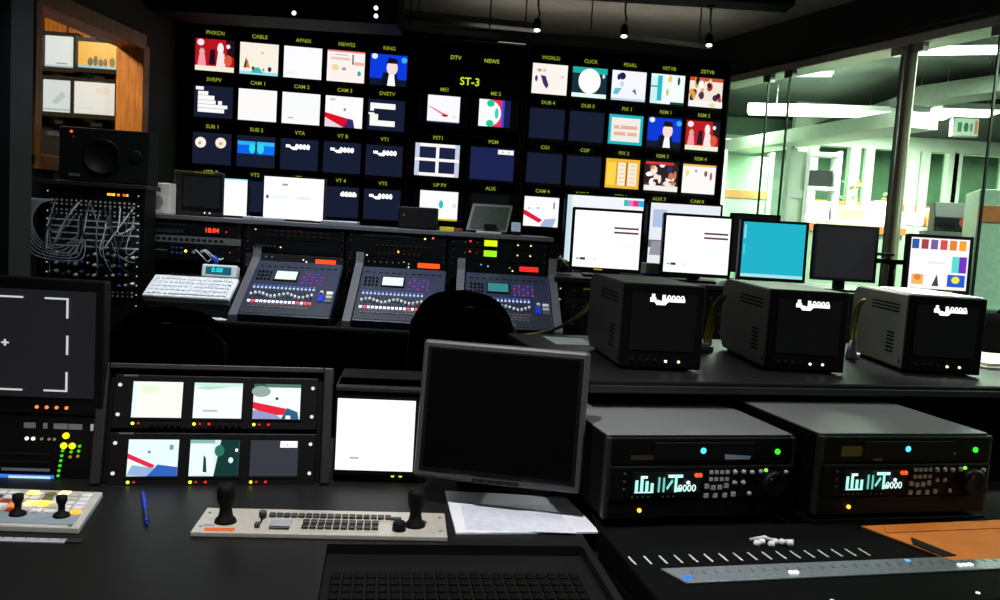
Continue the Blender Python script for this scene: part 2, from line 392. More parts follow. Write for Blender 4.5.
b = MB(); gseg(b, -.2, GL+.1, -.05, .10, GZ+.066, CEIL)
struct(b.build('wall_right', WALLD))

# ------------------------------------------------------------------ the newsroom behind the glass
NC = 3.0
struct(MB().plate([(GX(-2)+.1, -2), (12, -2), (12, 15), (GX(6.95)+.1, 15), (GX(6.95)+.1, 6.95)], NC, NC+.1).build('ceiling_newsroom', OFFCEIL))
struct(MB().box(0.5, 12, 14.9, 15, 0, NC).build('wall_newsroom', GREENW))
struct(MB().box(11.9, 12, -2, 15, 0, NC).build('wall_newsroom_side', GREENW))
struct(MB().box(.6, .7, 7.06, 15, 0, NC).build('wall_newsroom_left', GREENW))
struct(MB().box(.6, GX(6.95)-.06, 7.06, 7.12, 0, NC).build('wall_newsroom_return', GREENW))
# bulkheads (real beams under the newsroom ceiling)
def beam(name, p, q, z0, z1, t, mt):
    return quadwall(name, (p.x, p.y), (q.x, q.y), z0, z1, t, mt)
p0, p1 = PY(722, 150, 9.3), PY(900, 110, 6.6)
beam('trim_1', p0, p1, 2.24, 2.36, .35, GREENL)
p0, p1 = PY(905, 95, 7.4), PY(1060, 80, 6.2)
beam('trim_2', p0, p1, 2.55, 2.68, .3, mat('grey_beam', '8c948a', .7))

def fluor(name, label, px, py, Y, ln, wd, yaw, st, power, zc=NC, drop=0., mount=True):
    q = PY(px, py, Y)
    o = thing(name, label, 'light fixture', (q.x, q.y, q.z), yaw)
    MB().box(-ln/2, ln/2, -wd/2, wd/2, 0.01, .06).build('housing', WHITE, o, .004)
    MB().box(-ln/2+.02, ln/2-.02, -wd/2+.015, wd/2-.015, -.012, .01).build('diffuser', emit('f4ffe8', st), o)
    if zc-q.z-.06 > .02:
        for s_ in (-1, 1): MB().cyl((s_*ln*.35, 0, .06), .006, zc-q.z-.06, 'z', 6).build('rod', STEEL, o)
    lamp('AREA', name+'_lamp', (q.x, q.y, q.z-.03), power, (.92, 1, .86), (q.x, q.y, 0), ln, size_y=wd)
    return o
fluor('fluorescent_light', 'bright fluorescent fitting at the top right of the glass partition', 988, 50, 6.0, 1.1, .22, -20, 9, 90)
fluor('fluorescent_light', 'white fluorescent fitting above the hanging sign box behind the glass', 966, 113, 7.7, .5, .35, -10, 5, 60)
fluor('fluorescent_light', 'slim white fluorescent tube right of the steel partition post', 893, 124, 9.6, .8, .12, 5, 6, 70)
fluor('fluorescent_light', 'large glowing ceiling light panel left of the steel partition post', 846, 114, 8.6, 1.9, .35, -14, 7, 260)
fluor('fluorescent_light', 'dim fluorescent fitting at the far left end of the glass partition', 790, 74, 8.4, .8, .2, -18, 3, 70)
def added_fluor(label, x, y, z, power):  # fittings added out of view to light the mint cabinet front
    o = thing('fluorescent_light', label, 'light fixture', (x, y, z), -20)
    MB().box(-.55, .55, -.11, .11, .01, .06).build('housing', WHITE, o, .004); MB().box(-.53, .53, -.095, .095, -.012, .01).build('diffuser', emit('f4ffe8', 7), o)
    for s_ in (-1, 1): MB().cyl((s_*.4, 0, .06), .006, NC-z-.06, 'z', 6).build('rod', STEEL, o)
    lamp('AREA', 'added_fluor_lamp', (x, y, z-.03), power, (.92, 1, .86), (x, y, 0), 1.1, size_y=.2)
added_fluor('added newsroom fluorescent fitting out of view beside the glass', 4.6, 3.6, 2.72, 190)
added_fluor('added newsroom fluorescent fitting nearest the camera beyond the glass', 5.4, 1.2, 2.72, 160)
# office fronts: posts, panes, panels in a row
OFY = 10.4
OF = thing('glazed_partition', 'pale green office front with glazed bays and orange stripe behind the glass', 'partition', (0, 0, 0))
xs = [PY(x, 200, OFY).x for x in (793, 812, 846, 868, 905, 924, 944, 956, 1000, 1012, 1060)]
ztop = PY(900, 150, OFY).z; zb = PY(900, 236, OFY).z; zs = PY(900, 207, OFY).z
MB().box(xs[0]-.05, xs[-1]+1.5, OFY, OFY+.12, ztop, ztop+.42).build('header', GREENL, OF)
MB().box(xs[0]-.05, xs[-1]+1.5, OFY, OFY+.12, 0, zs-.05).build('panel', GREENW, OF)
MB().box(xs[0]-.05, xs[-1]+1.5, OFY-.01, OFY+.0, zs-.05, zs+.03).build('stripe', ORSTRIPE, OF)
for i in range(0, len(xs)-1, 1):
    if i % 2 == 0: MB().box(xs[i], xs[i]+.12, OFY-.02, OFY+.12, 0, ztop).build('post', GREENL, OF)
    else:
        MB().box(xs[i]-.08, xs[i]+.02, OFY-.02, OFY+.12, 0, ztop).build('post', GREENL, OF)
    MB().box(xs[i]+.06, xs[i+1]-.02, OFY+.05, OFY+.06, zs, ztop).build('pane', glass('office_pane', 'd3e2d4', .3), OF)
struct(MB().box(PY(905, 120, 8).x, 11.9, 8.0, 14.9, 2.66, 2.74).build('ceiling_dark', mat('dark_panel_ceiling', '2b302d', .8, 0, .1, 6)))
MB().box(xs[0]-.05, PY(900, 140, OFY).x, OFY-.01, OFY+.13, ztop+.42, NC-.001).build('upper_wall', WHITE, OF)
fo = thing('added_office_light', 'added long ceiling light brightening the glazed offices', 'light fixture', (xs[4], OFY+.85, 2.60))  # hidden fitting added to brighten the dark office panes
MB().box(-2.2, 2.6, -.1, .1, 0, .05).build('housing', WHITE, fo); MB().box(-2.18, 2.58, -.09, .09, -.01, 0).build('diffuser', emit('f4ffe8', 4), fo)
lamp('AREA', 'added_office_lamp', (xs[4], OFY+.85, 2.57), 70, (.92, 1, .88), (xs[4], OFY+.85, 0), 4.5, size_y=.2)
struct(MB().box(.9, 9, OFY+1.6, OFY+1.7, 0, NC).build('wall_office', DGREEN))
# things inside the offices
for px, wd_, h_, mt, lb in ((835, .5, 1.35, DGREEN, 'dark green cabinet in the first glazed office bay'), (930, .45, 1.5, mat('sage_cabinet', '7fa08a', .6), 'sage green cabinet between two office posts'), (978, .6, 1.62, WHITE, 'white cabinet behind the office bay at the right')):
    q = PY(px, 200, OFY+.8); o = thing('office_cabinet', lb, 'cabinet', (q.x, q.y, 0))
    MB().box(-wd_/2, wd_/2, 0, .45, 0, h_).build('body', mt, o, .01)
    for s_ in (-1, 1):
        dd = MB().box(s_*wd_/4-wd_*.22, s_*wd_/4+wd_*.22, -.015, 0, .08, h_-.05).build('door', mt, o, .004)
        MB().box(s_*.03-.006, s_*.03+.006, -.03, -.015, h_*.5, h_*.5+.1).build('handle', STEEL, dd)
# low counter with orange edge, and desk clutter
q0, q1 = PY(806, 213, 8.6), PY(905, 215, 8.0)
o = thing('reception_counter', 'long pale counter with orange edge behind the glass', 'counter', (q0.x, q0.y, 0), -9)
L_ = (q1-q0).length
MB().box(0, L_, 0, .6, 0, q0.z-.1).build('body', GREENW, o); MB().box(-.02, L_+.02, -.03, .62, q0.z-.1, q0.z-.06).build('worktop', GREENL, o, .004); MB().box(-.02, L_+.02, -.034, -.03, q0.z-.17, q0.z-.1).build('edge_band', ORSTRIPE, o)
rnd = random.Random(3)
for i, (u_, hh, cc, lb) in enumerate(((.15, .16, 'efe8e0', 'white paper carton on the counter behind the glass'), (.5, .13, 'e09060', 'orange folder box on the counter behind the glass'), (.8, .2, 'f0ece4', 'tall white carton on the counter behind the glass'), (1.05, .1, 'c8d0d8', 'low pale blue tray box on the counter behind the glass'), (1.3, .15, 'e8a05a', 'orange box at the right end of the counter'))):
    bx = thing('carton', lb, 'box', o.matrix_basis @ Vector((u_, .2, q0.z-.06)), -9+rnd.uniform(-8, 8))
    wd_ = rnd.uniform(.16, .26)
    MB().box(-wd_/2, wd_/2, 0, .25, 0, hh).build('body', mat('carton_'+cc, cc, .7), bx, .004); MB().box(-wd_/2-.005, wd_/2+.005, -.005, .255, hh, hh+.03).build('lid', WHITE, bx, .004)
# shelf unit at x = 805..825
q = PY(817, 235, 9.3); o = thing('open_shelf', 'white open shelf unit with dark boxes behind the glass', 'shelf', (q.x, q.y, 0), -6)
hs = PY(817, 150, 9.3).z
for s_ in (-.17, .17): MB().box(s_-.02, s_+.02, 0, .3, 0, hs).build('side', WHITE, o)
for k in range(7): MB().box(-.15, .15, 0, .3, .05+k*(hs-.1)/6, .08+k*(hs-.1)/6).build('shelf', WHITE, o)
for k in range(6):
    bo = MB().box(-.12, .12, 0, .22, 0, .18).build('storage_box', MATTE, None, .005); bo.location = o.matrix_basis @ Vector((0, .05, .08+k*(hs-.1)/6)); bo.rotation_euler = (0, 0, R(-6))
    tag(bo, 'dark storage box on the '+('lowest', 'second', 'third', 'fourth', 'fifth', 'top')[k]+' shelf of the white open unit', 'box', 'dark boxes on the open shelf')
# tall light panels left end
for i, (px, wd_, Y, mt, lb) in enumerate(((745, .5, 9.2, mat('mint_panel', 'a5c8a8', .5), 'tall mint green wall panel at the left end of the glass'), (796, .16, 8.4, GREENL, 'narrow pale green column left of the open shelf'))):
    q = PY(px, 200, Y); o = thing('wall_panel' if i == 0 else 'column', lb, 'panel' if i == 0 else 'column', (q.x, q.y, 0))
    MB().box(-wd_/2, wd_/2, 0, .1, 0, 2.2).build('body', mt, o, .004)
    MB().box(-wd_/2, wd_/2, -.012, 0, q.z+.02, q.z+.1).build('rail', ORSTRIPE if i == 0 else WHITE, o)
    for s_ in (-1, 1): MB().box(s_*wd_/2-.02, s_*wd_/2+.02, -.02, .11, 0, 2.25).build('frame', WHITE, o)
# hanging sign, black printer with a red mark, pale cabinet at right
q = PY(966, 127, 8.2); o = thing('hanging_sign', 'small greenish white sign box hanging in the newsroom', 'sign', (q.x, q.y, q.z), -6)
MB().box(-.12, .12, 0, .08, -.09, .09).build('housing', GREYM, o, .005)
screen(o, -.11, -.004, -.08, .22, .16, 'cfeecb', [('r', .15, .2, .32, .75, '5a8a6a'), ('c', .5, .48, .1, .28, '4a7a5c'), ('r', .85, .1, .97, .9, 'e08868'), ('r', .66, .25, .76, .7, '6a9a78')], 1.0, 'face')
for s_ in (-1, 1): MB().cyl((s_*.08, .04, .09), .005, NC-q.z-.09, 'z', 6).build('rod', STEEL, o)
q = PY(955, 232, 6.1); o = thing('photo_printer', 'black box device with red mark on a stand behind the glass', 'device', (q.x, q.y, 0), -18)
MB().box(-.15, .15, 0, .3, 0, q.z-.03).build('stand', DGREY, o); MB().box(-.19, .19, -.02, .3, q.z-.03, q.z).build('shelf', GREY, o)
MB().prism([(0, q.z), (0, q.z+.10), (.08, q.z+.21), (.28, q.z+.21), (.28, q.z)], -.14, .14).build('body', BLACK2, o, .006)
MB().cyl((.06, -.002, q.z+.07), .04, .01, 'y', 16).build('badge', emit('d84030', .8), o); MB().box(-.1, .0, -.01, 0, q.z+.03, q.z+.06).build('slot', MATTE, o)
q = PY(1000, 190, 4.95); o = thing('side_cabinet', 'tall pale mint cabinet at the right edge behind the glass', 'cabinet', (PY(975, 240, 4.95).x, 4.95, 0), -20)
MB().box(0, .6, 0, .5, 0, q.z).build('body', mat('mint_cabinet', 'c2e4d2', .4), o, .006)
MB().box(.0, .6, -.006, 0, PY(988, 222, 4.95).z, PY(988, 206, 4.95).z).build('stripe', ORSTRIPE, o)
for z_ in (.35, .7): MB().box(.02, .58, -.008, 0, z_, z_+.3).build('door', mat('mint_door', 'a8cfbb', .4), o, .003)
# red-yellow toy-like decorations on the office front stripe
for i, (px, c1) in enumerate(((853, 'e08a3c'), (889, 'd8703c'), (872, 'd0d8e0'))):
    q = PY(px, 205, 9.9); o = thing('potted_plant' if i < 2 else 'paper_stack', ('small orange flowering plant left of the steel post', 'orange flowering plant close to the steel post', 'white paper pile between two orange plants')[i], 'plant' if i < 2 else 'papers', (q.x, q.y, 0))
    MB().box(-.09, .09, -.09, .09, 0, q.z-.12).build('plinth', GREENL, o, .004)
    if i < 2:
        MB().lathe((0, 0, q.z-.12), [(.05, 0), (.075, .1), (.08, .12)], 'z', 12).build('pot', WHITE, o)
        fm = MB()
        for k in range(26):
            a_, r_, zz = rnd.uniform(0, 6.28), rnd.uniform(0, .12), rnd.uniform(0, .3); c_ = Vector((r_*math.cos(a_), r_*math.sin(a_), q.z+zz))
            t_ = Vector((rnd.uniform(-1, 1), rnd.uniform(-1, 1), rnd.uniform(-.4, 1))).normalized()*.06; n_ = t_.orthogonal().normalized()*.03
            fm.add([c_, c_+t_*.5+n_, c_+t_, c_+t_*.5-n_], [(0, 1, 2, 3)], k % 2)
        fm.build('foliage', [mat('plant_green', '4c8a4e', .6), mat('petal_'+c1, c1, .6)], o)
    else:
        for k in range(5): MB().box(-.08, .08, -.08, .08, q.z-.12+k*.03, q.z-.092+k*.03).build('sheet_bundle', PAPER, o)

# ------------------------------------------------------------------ ceiling pieces in the control room
tr = thing('lighting_track', 'black lighting track rail with three small spot heads below the ceiling', 'track light', (0, 0, 0))
def spot_head(px, py, Y):
    q = PY(px, py, Y); t = q+Vector((.03, .06, .10))
    o = thing('spot_lamp', 'small black spot head with bright lens %s' % ('left of the three on the track', 'in the middle of the track', 'at the right end of the track')[len(spots)], 'spotlight', (q.x, q.y, q.z), group='spot heads on the ceiling track')
    MB().lathe((0, 0, 0), [(.022, .0), (.026, .01), (.026, .055), (.016, .075)], 'z', 14).build('head', BLACK, o, rot=(R(-14), 0, 0))
    MB().cyl((0, 0, -.004), .019, .004, 'z', 12).build('lens', emit('ffffff', 6), o, rot=(R(-14), 0, 0))
    MB().tube([(0, .018, .07), (.012, .02, .11), (0, .02, .15), (0, .02, max(.17, CEIL-.05-q.z))], .008, 6).build('stem', GREYM, o)
    MB().cyl((0, .02, CEIL-.05-q.z-.012), .03, .012, 'z', 12).build('mount', BLACK, o)
    spots.append(o)
spots = []
for a_ in ((537, 30, 5.55), (624, 36, 5.6), (709, 45, 5.65)): spot_head(*a_)
MB().box(-.3, 1.75, 5.53, 5.72, CEIL-.05, CEIL-.0005).build('rail', MATTE, tr)
p, q = PY(577, 31, 5.8), PY(712, 47, 5.9)
o = thing('ceiling_pipe', 'thin grey pipe hung under the ceiling above the right monitor bank', 'pipe', (0, 0, 0))
MB().tube([p, q], .016, 10).build('pipe', LGREY, o)
for t_ in (.1, .9):
    k = p.lerp(q, t_); MB().cyl((k.x, k.y, k.z), .005, CEIL-k.z, 'z', 6).build('hanger', DGREY, o)
for i, (a_, b_, lb) in enumerate((((405, 16, 5.75), (540, 24, 5.9), 'upper grey cable tray above the centre monitor bank'), ((400, 30, 5.6), (500, 37, 5.7), 'lower grey cable tray above the centre monitor bank'))):
    p, q = PY(*a_), PY(*b_); o = thing('cable_tray', lb, 'cable tray', (p.x, p.y, p.z), math.degrees(math.atan2(q.y-p.y, q.x-p.x)))
    ln = (q.xy-p.xy).length
    MB().box(0, ln, 0, .1, 0, .006).build('bottom', GREY, o); MB().box(0, ln, -.004, 0, 0, .04).build('side', GREYM, o); MB().box(0, ln, .1, .104, 0, .04).build('side', GREYM, o)
    for t_ in (.1, .9): MB().cyl((ln*t_, .05, .006), .005, CEIL-p.z-.006, 'z', 6).build('hanger', DGREY, o)
a_ = PY(176, 20, 5.0); b_ = PY(400, 30, 5.15)
struct(MB().box(-2.13, b_.x, 5.0, 5.3, a_.z+.05, CEIL-.001).build('trim_3', MATTE))
for i, (px, py) in enumerate(((294, 13), (376, 8), (376, 16))):
    q = PY(px, py, 4.985); o = thing('bulkhead_lamp', ('single tiny white lamp on the black bulkhead above the left bank', 'upper tiny lamp of the pair on the black bulkhead', 'lower tiny lamp of the pair on the black bulkhead')[i], 'lamp', q)
    MB().cyl((0, .015, 0), .016, -.012, 'y', 12).build('housing', BLACK, o); MB().cyl((0, .004, 0), .011, -.008, 'y', 12).build('lens', emit('ffffff', 4), o)
for i, (l, p, c, aim, sp) in enumerate(DOWNLIGHTS):
    o = thing('downlight', ('round recessed ceiling light above the near desk', 'round recessed ceiling light above the boxy monitors', 'round recessed ceiling light above the tape decks', 'round recessed ceiling light above the mixing console', 'added round recessed ceiling light brightening the patch rack')[i], 'ceiling light', l)
    MB().lathe((0, 0, -.012), [(.075, .012), (.075, 0), (.06, 0), (.055, .008)], 'z', 24).build('ring', WHITE, o)
    MB().cyl((0, 0, -.006), .055, .004, 'z', 24).build('diffuser', emit('fff8ee', 3), o)

# uplight added on the rack tops to brighten the dark ceiling
o = thing('added_uplight', 'added slim white uplight on top of the right monitor bank, brightening the ceiling', 'strip light', (.55, 5.98, 2.506), 8)
MB().box(-.9, .9, 0, .06, 0, .03).build('housing', WHITE, o, .003); MB().box(-.88, .88, .008, .052, .03, .034).build('diffuser', emit('fff4e0', .6), o)
lamp('AREA', 'cove_lamp', (.55, 6.01, 2.545), 1.5, (1, .95, .86), (.55, 6.4, 4), 1.7, size_y=.04)
# ------------------------------------------------------------------ monitor wall
WY = 8.0; WO = Vector((-2.056, 5.4, 0))
WE = Vector((math.cos(R(WY)), math.sin(R(WY)), 0)); WN = Vector((-math.sin(R(WY)), math.cos(R(WY)), 0))
def wl(s, y=0, z=0): return WO+WE*s+WN*y+Vector((0, 0, z))
def bank(name, label, s0, s1, z0, z1, uprights, shelves):
    o = thing(name, label, 'monitor rack', wl(s0, 0, 0), WY); w_ = s1-s0
    for u in uprights: MB().box(u-.006-s0, u+.006-s0, -.012, .34, 0, z1).build('upright', BLACK, o)
    for z in shelves: MB().box(0, w_, .02, .34, z-.012, z).build('shelf', BLACK, o)
    MB().box(0, w_, .34, .36, 0, z1).build('back_panel', MATTE, o); MB().box(-.012, w_+.012, -.02, .36, z1, z1+.03).build('top_board', BLACK, o, .003)
    MB().box(0, w_, 0, .02, 0, z0).build('plinth', BLACK, o)
    return o
PX, PZ, SW, SHT = .2695, .2885, .236, .196
L0, Lz = .183, [2.250, 1.963, 1.672, 1.388]
R0_, Rz = 2.317, [2.280, 1.990, 1.697, 1.408]
bank('monitor_rack', 'black steel rack holding the left bank of wall monitors', L0-.155, L0+4*PX+.15, 1.20, 2.445, [L0-.15, L0+4*PX+.145], [z-.118 for z in Lz])
bank('monitor_rack', 'black steel rack holding the centre bank under the ST-3 display', 1.43, 2.15, 1.2, 2.445, [1.437, 2.143], [1.88, 1.575, 1.27])
bank('monitor_rack', 'black steel rack holding the right bank of wall monitors', R0_-.155, R0_+4*PX+.165, 1.20, 2.475, [R0_-.15, R0_+4*PX+.16], [z-.118 for z in Rz])
NAVY, NAVY2 = '171d33', '1b2244'
LAB = 'b8c832'
def wallmon(s, z, cap, label, bg, shapes=(), st=1.0, sw=SW, sh=SHT, group='monitors of the wall', hs=None, capz=None, capcol=LAB, capst=.6, caph=.033):
    o = thing('wall_monitor', label, 'monitor', wl(s, 0, z-sh/2-.02), WY, group=group)
    hw = PX/2-.010 if hs is None else hs
    MB().box(-hw, hw, .004, .28, 0, sh+.035).build('housing', BLACK, o, .004)
    fr = MB(); y0, y1 = -.006, .004
    fr.box(-hw, -sw/2, y0, y1, 0, sh+.035).box(sw/2, hw, y0, y1, 0, sh+.035).box(-sw/2, sw/2, y0, y1, 0, .02).box(-sw/2, sw/2, y0, y1, sh+.02, sh+.035)
    fr.build('bezel', BLACK2, o)
    screen(o, -sw/2, -.001, .02, sw, sh, bg, shapes, st)
    nb = MB().box(-.07, .07, -.004, .03, sh+.037, sh+.078).build('name_display', MATTE, o)
    label_text(nb, cap, 0, -.006, sh+.058, caph, capcol, capst)
    return o
Wt = 'fdfcfa'
def person(cx, cy, k, skin='f0b8a0', coat='302c50', hair='281c18'):
    return [('c', cx, cy+.02*k, .11*k, .16*k, hair), ('p', [(cx-.2*k, cy-.5*k), (cx+.2*k, cy-.5*k), (cx+.13*k, cy-.12*k), (cx-.13*k, cy-.12*k)], coat), ('c', cx, cy-.02*k, .08*k, .13*k, skin)]
def crowd(seed, n, pal):
    r_ = random.Random(seed); out = []
    for i in range(n):
        out.append(('c', r_.uniform(.08, .92), r_.uniform(.1, .92), r_.uniform(.04, .11), r_.uniform(.06, .16), r_.choice(pal)))
    return out
anchor_red = [('r', 0, .0, 1, .16, 'f6f0d8'), ('c', .13, .88, .09, .1, 'ffe8f0'), ('p', [(.06, .16), (.28, .16), (.24, .5), (.1, .5)], 'ff9aa8'), ('c', .17, .58, .07, .12, 'd8b0a0'), ('p', [(.35, .2), (.52, .2), (.5, .7), (.38, .66)], '1c1020'), ('c', .64, .72, .08, .18, 'fff0ee'), ('p', [(.54, .16), (.78, .16), (.74, .58), (.58, .58)], 'fde8e8'), ('c', .84, .36, .1, .18, 'e05a3c'), ('p', [(.82, .55), (1, .45), (1, 1), (.78, 1)], '20101c'), ('c', .84, .8, .05, .07, 'f4e8f8')]
anchor_blue = [('r', 0, 0, 1, .22, '101830'), ('p', [(.3, 0), (.8, 0), (.72, .42), (.36, .42)], '0c1020'), ('c', .6, .58, .15, .24, 'f8e0d8'), ('p', [(.44, .72), (.76, .72), (.72, .88), (.5, .9)], '181014'), ('p', [(.48, 0), (.7, 0), (.66, .36), (.52, .36)], 'fdfdff'), ('c', .12, .92, .08, .09, 'e8f0ff'), ('c', .92, .85, .08, .09, '40b0f8')]
cam3 = [('p', [(0, .46), (.75, .26), (.75, .0), (.5, 0), (0, .3)], 'e01028'), ('p', [(.5, .0), (.8, .0), (.75, .27), (.62, .3)], '3a2c6a'), ('p', [(0, 0), (.5, 0), (0, .3)], 'e8d8e0'), ('c', .52, .58, .035, .05, '9098a0'), ('r', .12, .85, .26, .92, 'c8ccd0')]
cam4 = [('p', [(0, .55), (.1, .5), (.55, .22), (.45, .12), (0, .38)], 'e01840'), ('p', [(.5, 0), (.85, 0), (.95, .3), (.6, .25)], 'a8b8dc'), ('c', .4, .62, .03, .03, '8890a0'), ('c', .15, .6, .03, .03, '80c8b8'), ('r', .84, .62, .88, .84, '607080')]
textblk = [('r', .04, .86, .24, .96, Wt), ('r', .1, .7, .36, .82, Wt), ('r', .1, .55, .52, .69, Wt), ('r', .1, .42, .72, .54, Wt), ('r', .1, .3, .86, .41, Wt), ('r', .1, .16, .78, .29, Wt), ('r', .56, .42, .62, .58, NAVY)]
dve = [('r', .06, .7, .74, .88, Wt), ('r', .06, .62, .16, .72, Wt), ('r', .06, .14, .28, .52, Wt), ('r', .28, .14, .74, .32, Wt), ('r', .02, .5, .18, .56, Wt)]
def tcode(x, y, s_=.2): return [('r', x, y, x+.12, y+.09, Wt, 1.3), ('p', [(x+.06, y+.02), (x+.18, y-.07), (x+.3, y-.07), (x+.34, y+.03), (x+.2, y+.03)], Wt, 1.3), ('t', '0000', x+.44, y+.03, .24, Wt, 1.4), ('r', x+.26, y-.02, x+.62, y+.07, Wt, 1.2)]
LEFT = [
 [('b81420', anchor_red, 'wall monitor captioned PHXCN showing two presenters before a red set'),
  ('fbf3e2', [('r', 0, 0, 1, .1, '9fe0ec'), ('p', [(.1, .2), (.22, .2), (.16, .55)], '284830'), ('p', [(.16, .2), (.26, .2), (.2, .5)], 'e87030'), ('p', [(.3, .06), (.62, .06), (.5, .24), (.36, .22)], '38b8b0'), ('c', .78, .2, .05, .08, '203848'), ('c', .35, .2, .04, .06, '405040'), ('c', .58, .7, .03, .04, 'b8c0a8'), ('c', .62, .17, .03, .05, '88a098')], 'wall monitor captioned CABLE showing a cream scene with a small tree'),
  ('fdfcff', [('r', .05, .1, .3, .2, 'f4f2f8')], 'wall monitor captioned APNIX showing a plain white picture'),
  ('fdf4f0', [('r', 0, .95, 1, 1, 'f08080'), ('p', [(.66, .58), (.7, .58), (.7, .9), (.66, .9)], '706070'), ('r', .7, .56, .98, .66, 'f0b0a0'), ('r', .1, .7, .6, .78, 'e8c8c0'), ('c', .22, .45, .1, .1, 'f4d8a8'), ('c', .45, .42, .06, .05, 'a898a0'), ('c', .86, .3, .05, .08, '38a8a8'), ('r', .2, .84, .55, .88, 'c8d0c0')], 'wall monitor captioned NEWS2 showing a pale picture with scattered marks'),
  ('0a3ce0', anchor_blue, 'wall monitor captioned KING showing a presenter before a blue set')],
 [(NAVY, textblk, 'wall monitor captioned SVRPV showing a block of white text lines'),
  ('fdfcfa', [('r', .0, .0, 1, .02, 'e0e0e8')], 'wall monitor captioned CAM 1 showing a blank white picture'),
  ('fafcfc', [('r', .16, .17, .3, .21, 'a8b8b8')], 'wall monitor captioned CAM 2 showing white with a tiny grey dash'),
  ('fdfdfd', cam3, 'wall monitor captioned CAM 3 showing a red shape on white'),
  (NAVY, dve, 'wall monitor captioned DVETV showing blocky white text')],
 [(NAVY, [('c', .2, .68, .14, .17, 'fbf2e8'), ('c', .72, .7, .14, .17, 'f8eee0'), ('c', .18, .66, .04, .05, 'c0a888'), ('c', .72, .68, .05, .05, 'e0b070')], 'wall monitor captioned SUB 1 showing two round white faces'),
  (NAVY, [('r', .02, .42, .48, .82, '0868e8'), ('r', .52, .42, .98, .82, '0a78f0'), ('r', .02, .7, .48, .82, '30b0f8'), ('r', .52, .7, .98, .82, '38c0f8'), ('c', .4, .6, .08, .16, '28e0e8'), ('c', .62, .6, .09, .16, '30d8f0')], 'wall monitor captioned SUB 2 showing two blue boxes side by side'),
  (NAVY, tcode(.14, .72), 'wall monitor captioned VTA with a white timecode on navy'), (NAVY, tcode(.18, .72), 'wall monitor captioned VT B with a white timecode on navy'), (NAVY, tcode(.2, .72), 'wall monitor captioned VT1 with a white timecode on navy')],
 [(NAVY, (), 'wall monitor captioned VTR R hidden behind the small tube set'), (NAVY, (), 'wall monitor captioned VT2 behind the slim white screen'), (NAVY, (), 'wall monitor captioned VT3 behind the white desktop screen'),
  (NAVY, [('t', '0000', .72, .76, .24, Wt, 1.4), ('r', .5, .7, .94, .8, Wt, 1.2)], 'wall monitor captioned VT 4 with a short white number at upper right'), (NAVY, tcode(.14, .74), 'wall monitor captioned VT5 with a white timecode, bottom of the left bank')]]
for r_ in range(4):
    for c_ in range(5):
        bg, sh, lb = LEFT[r_][c_]; wallmon(L0+PX*c_, Lz[r_], CAP[r_][c_], lb, bg, sh, group='monitors of the left bank')
PAL = ['f8e8d8', '503048', 'e8a048', '38285c', 'fdfdfd', 'c87850', '2c1c20', 'f0c8b0', 'b83030']
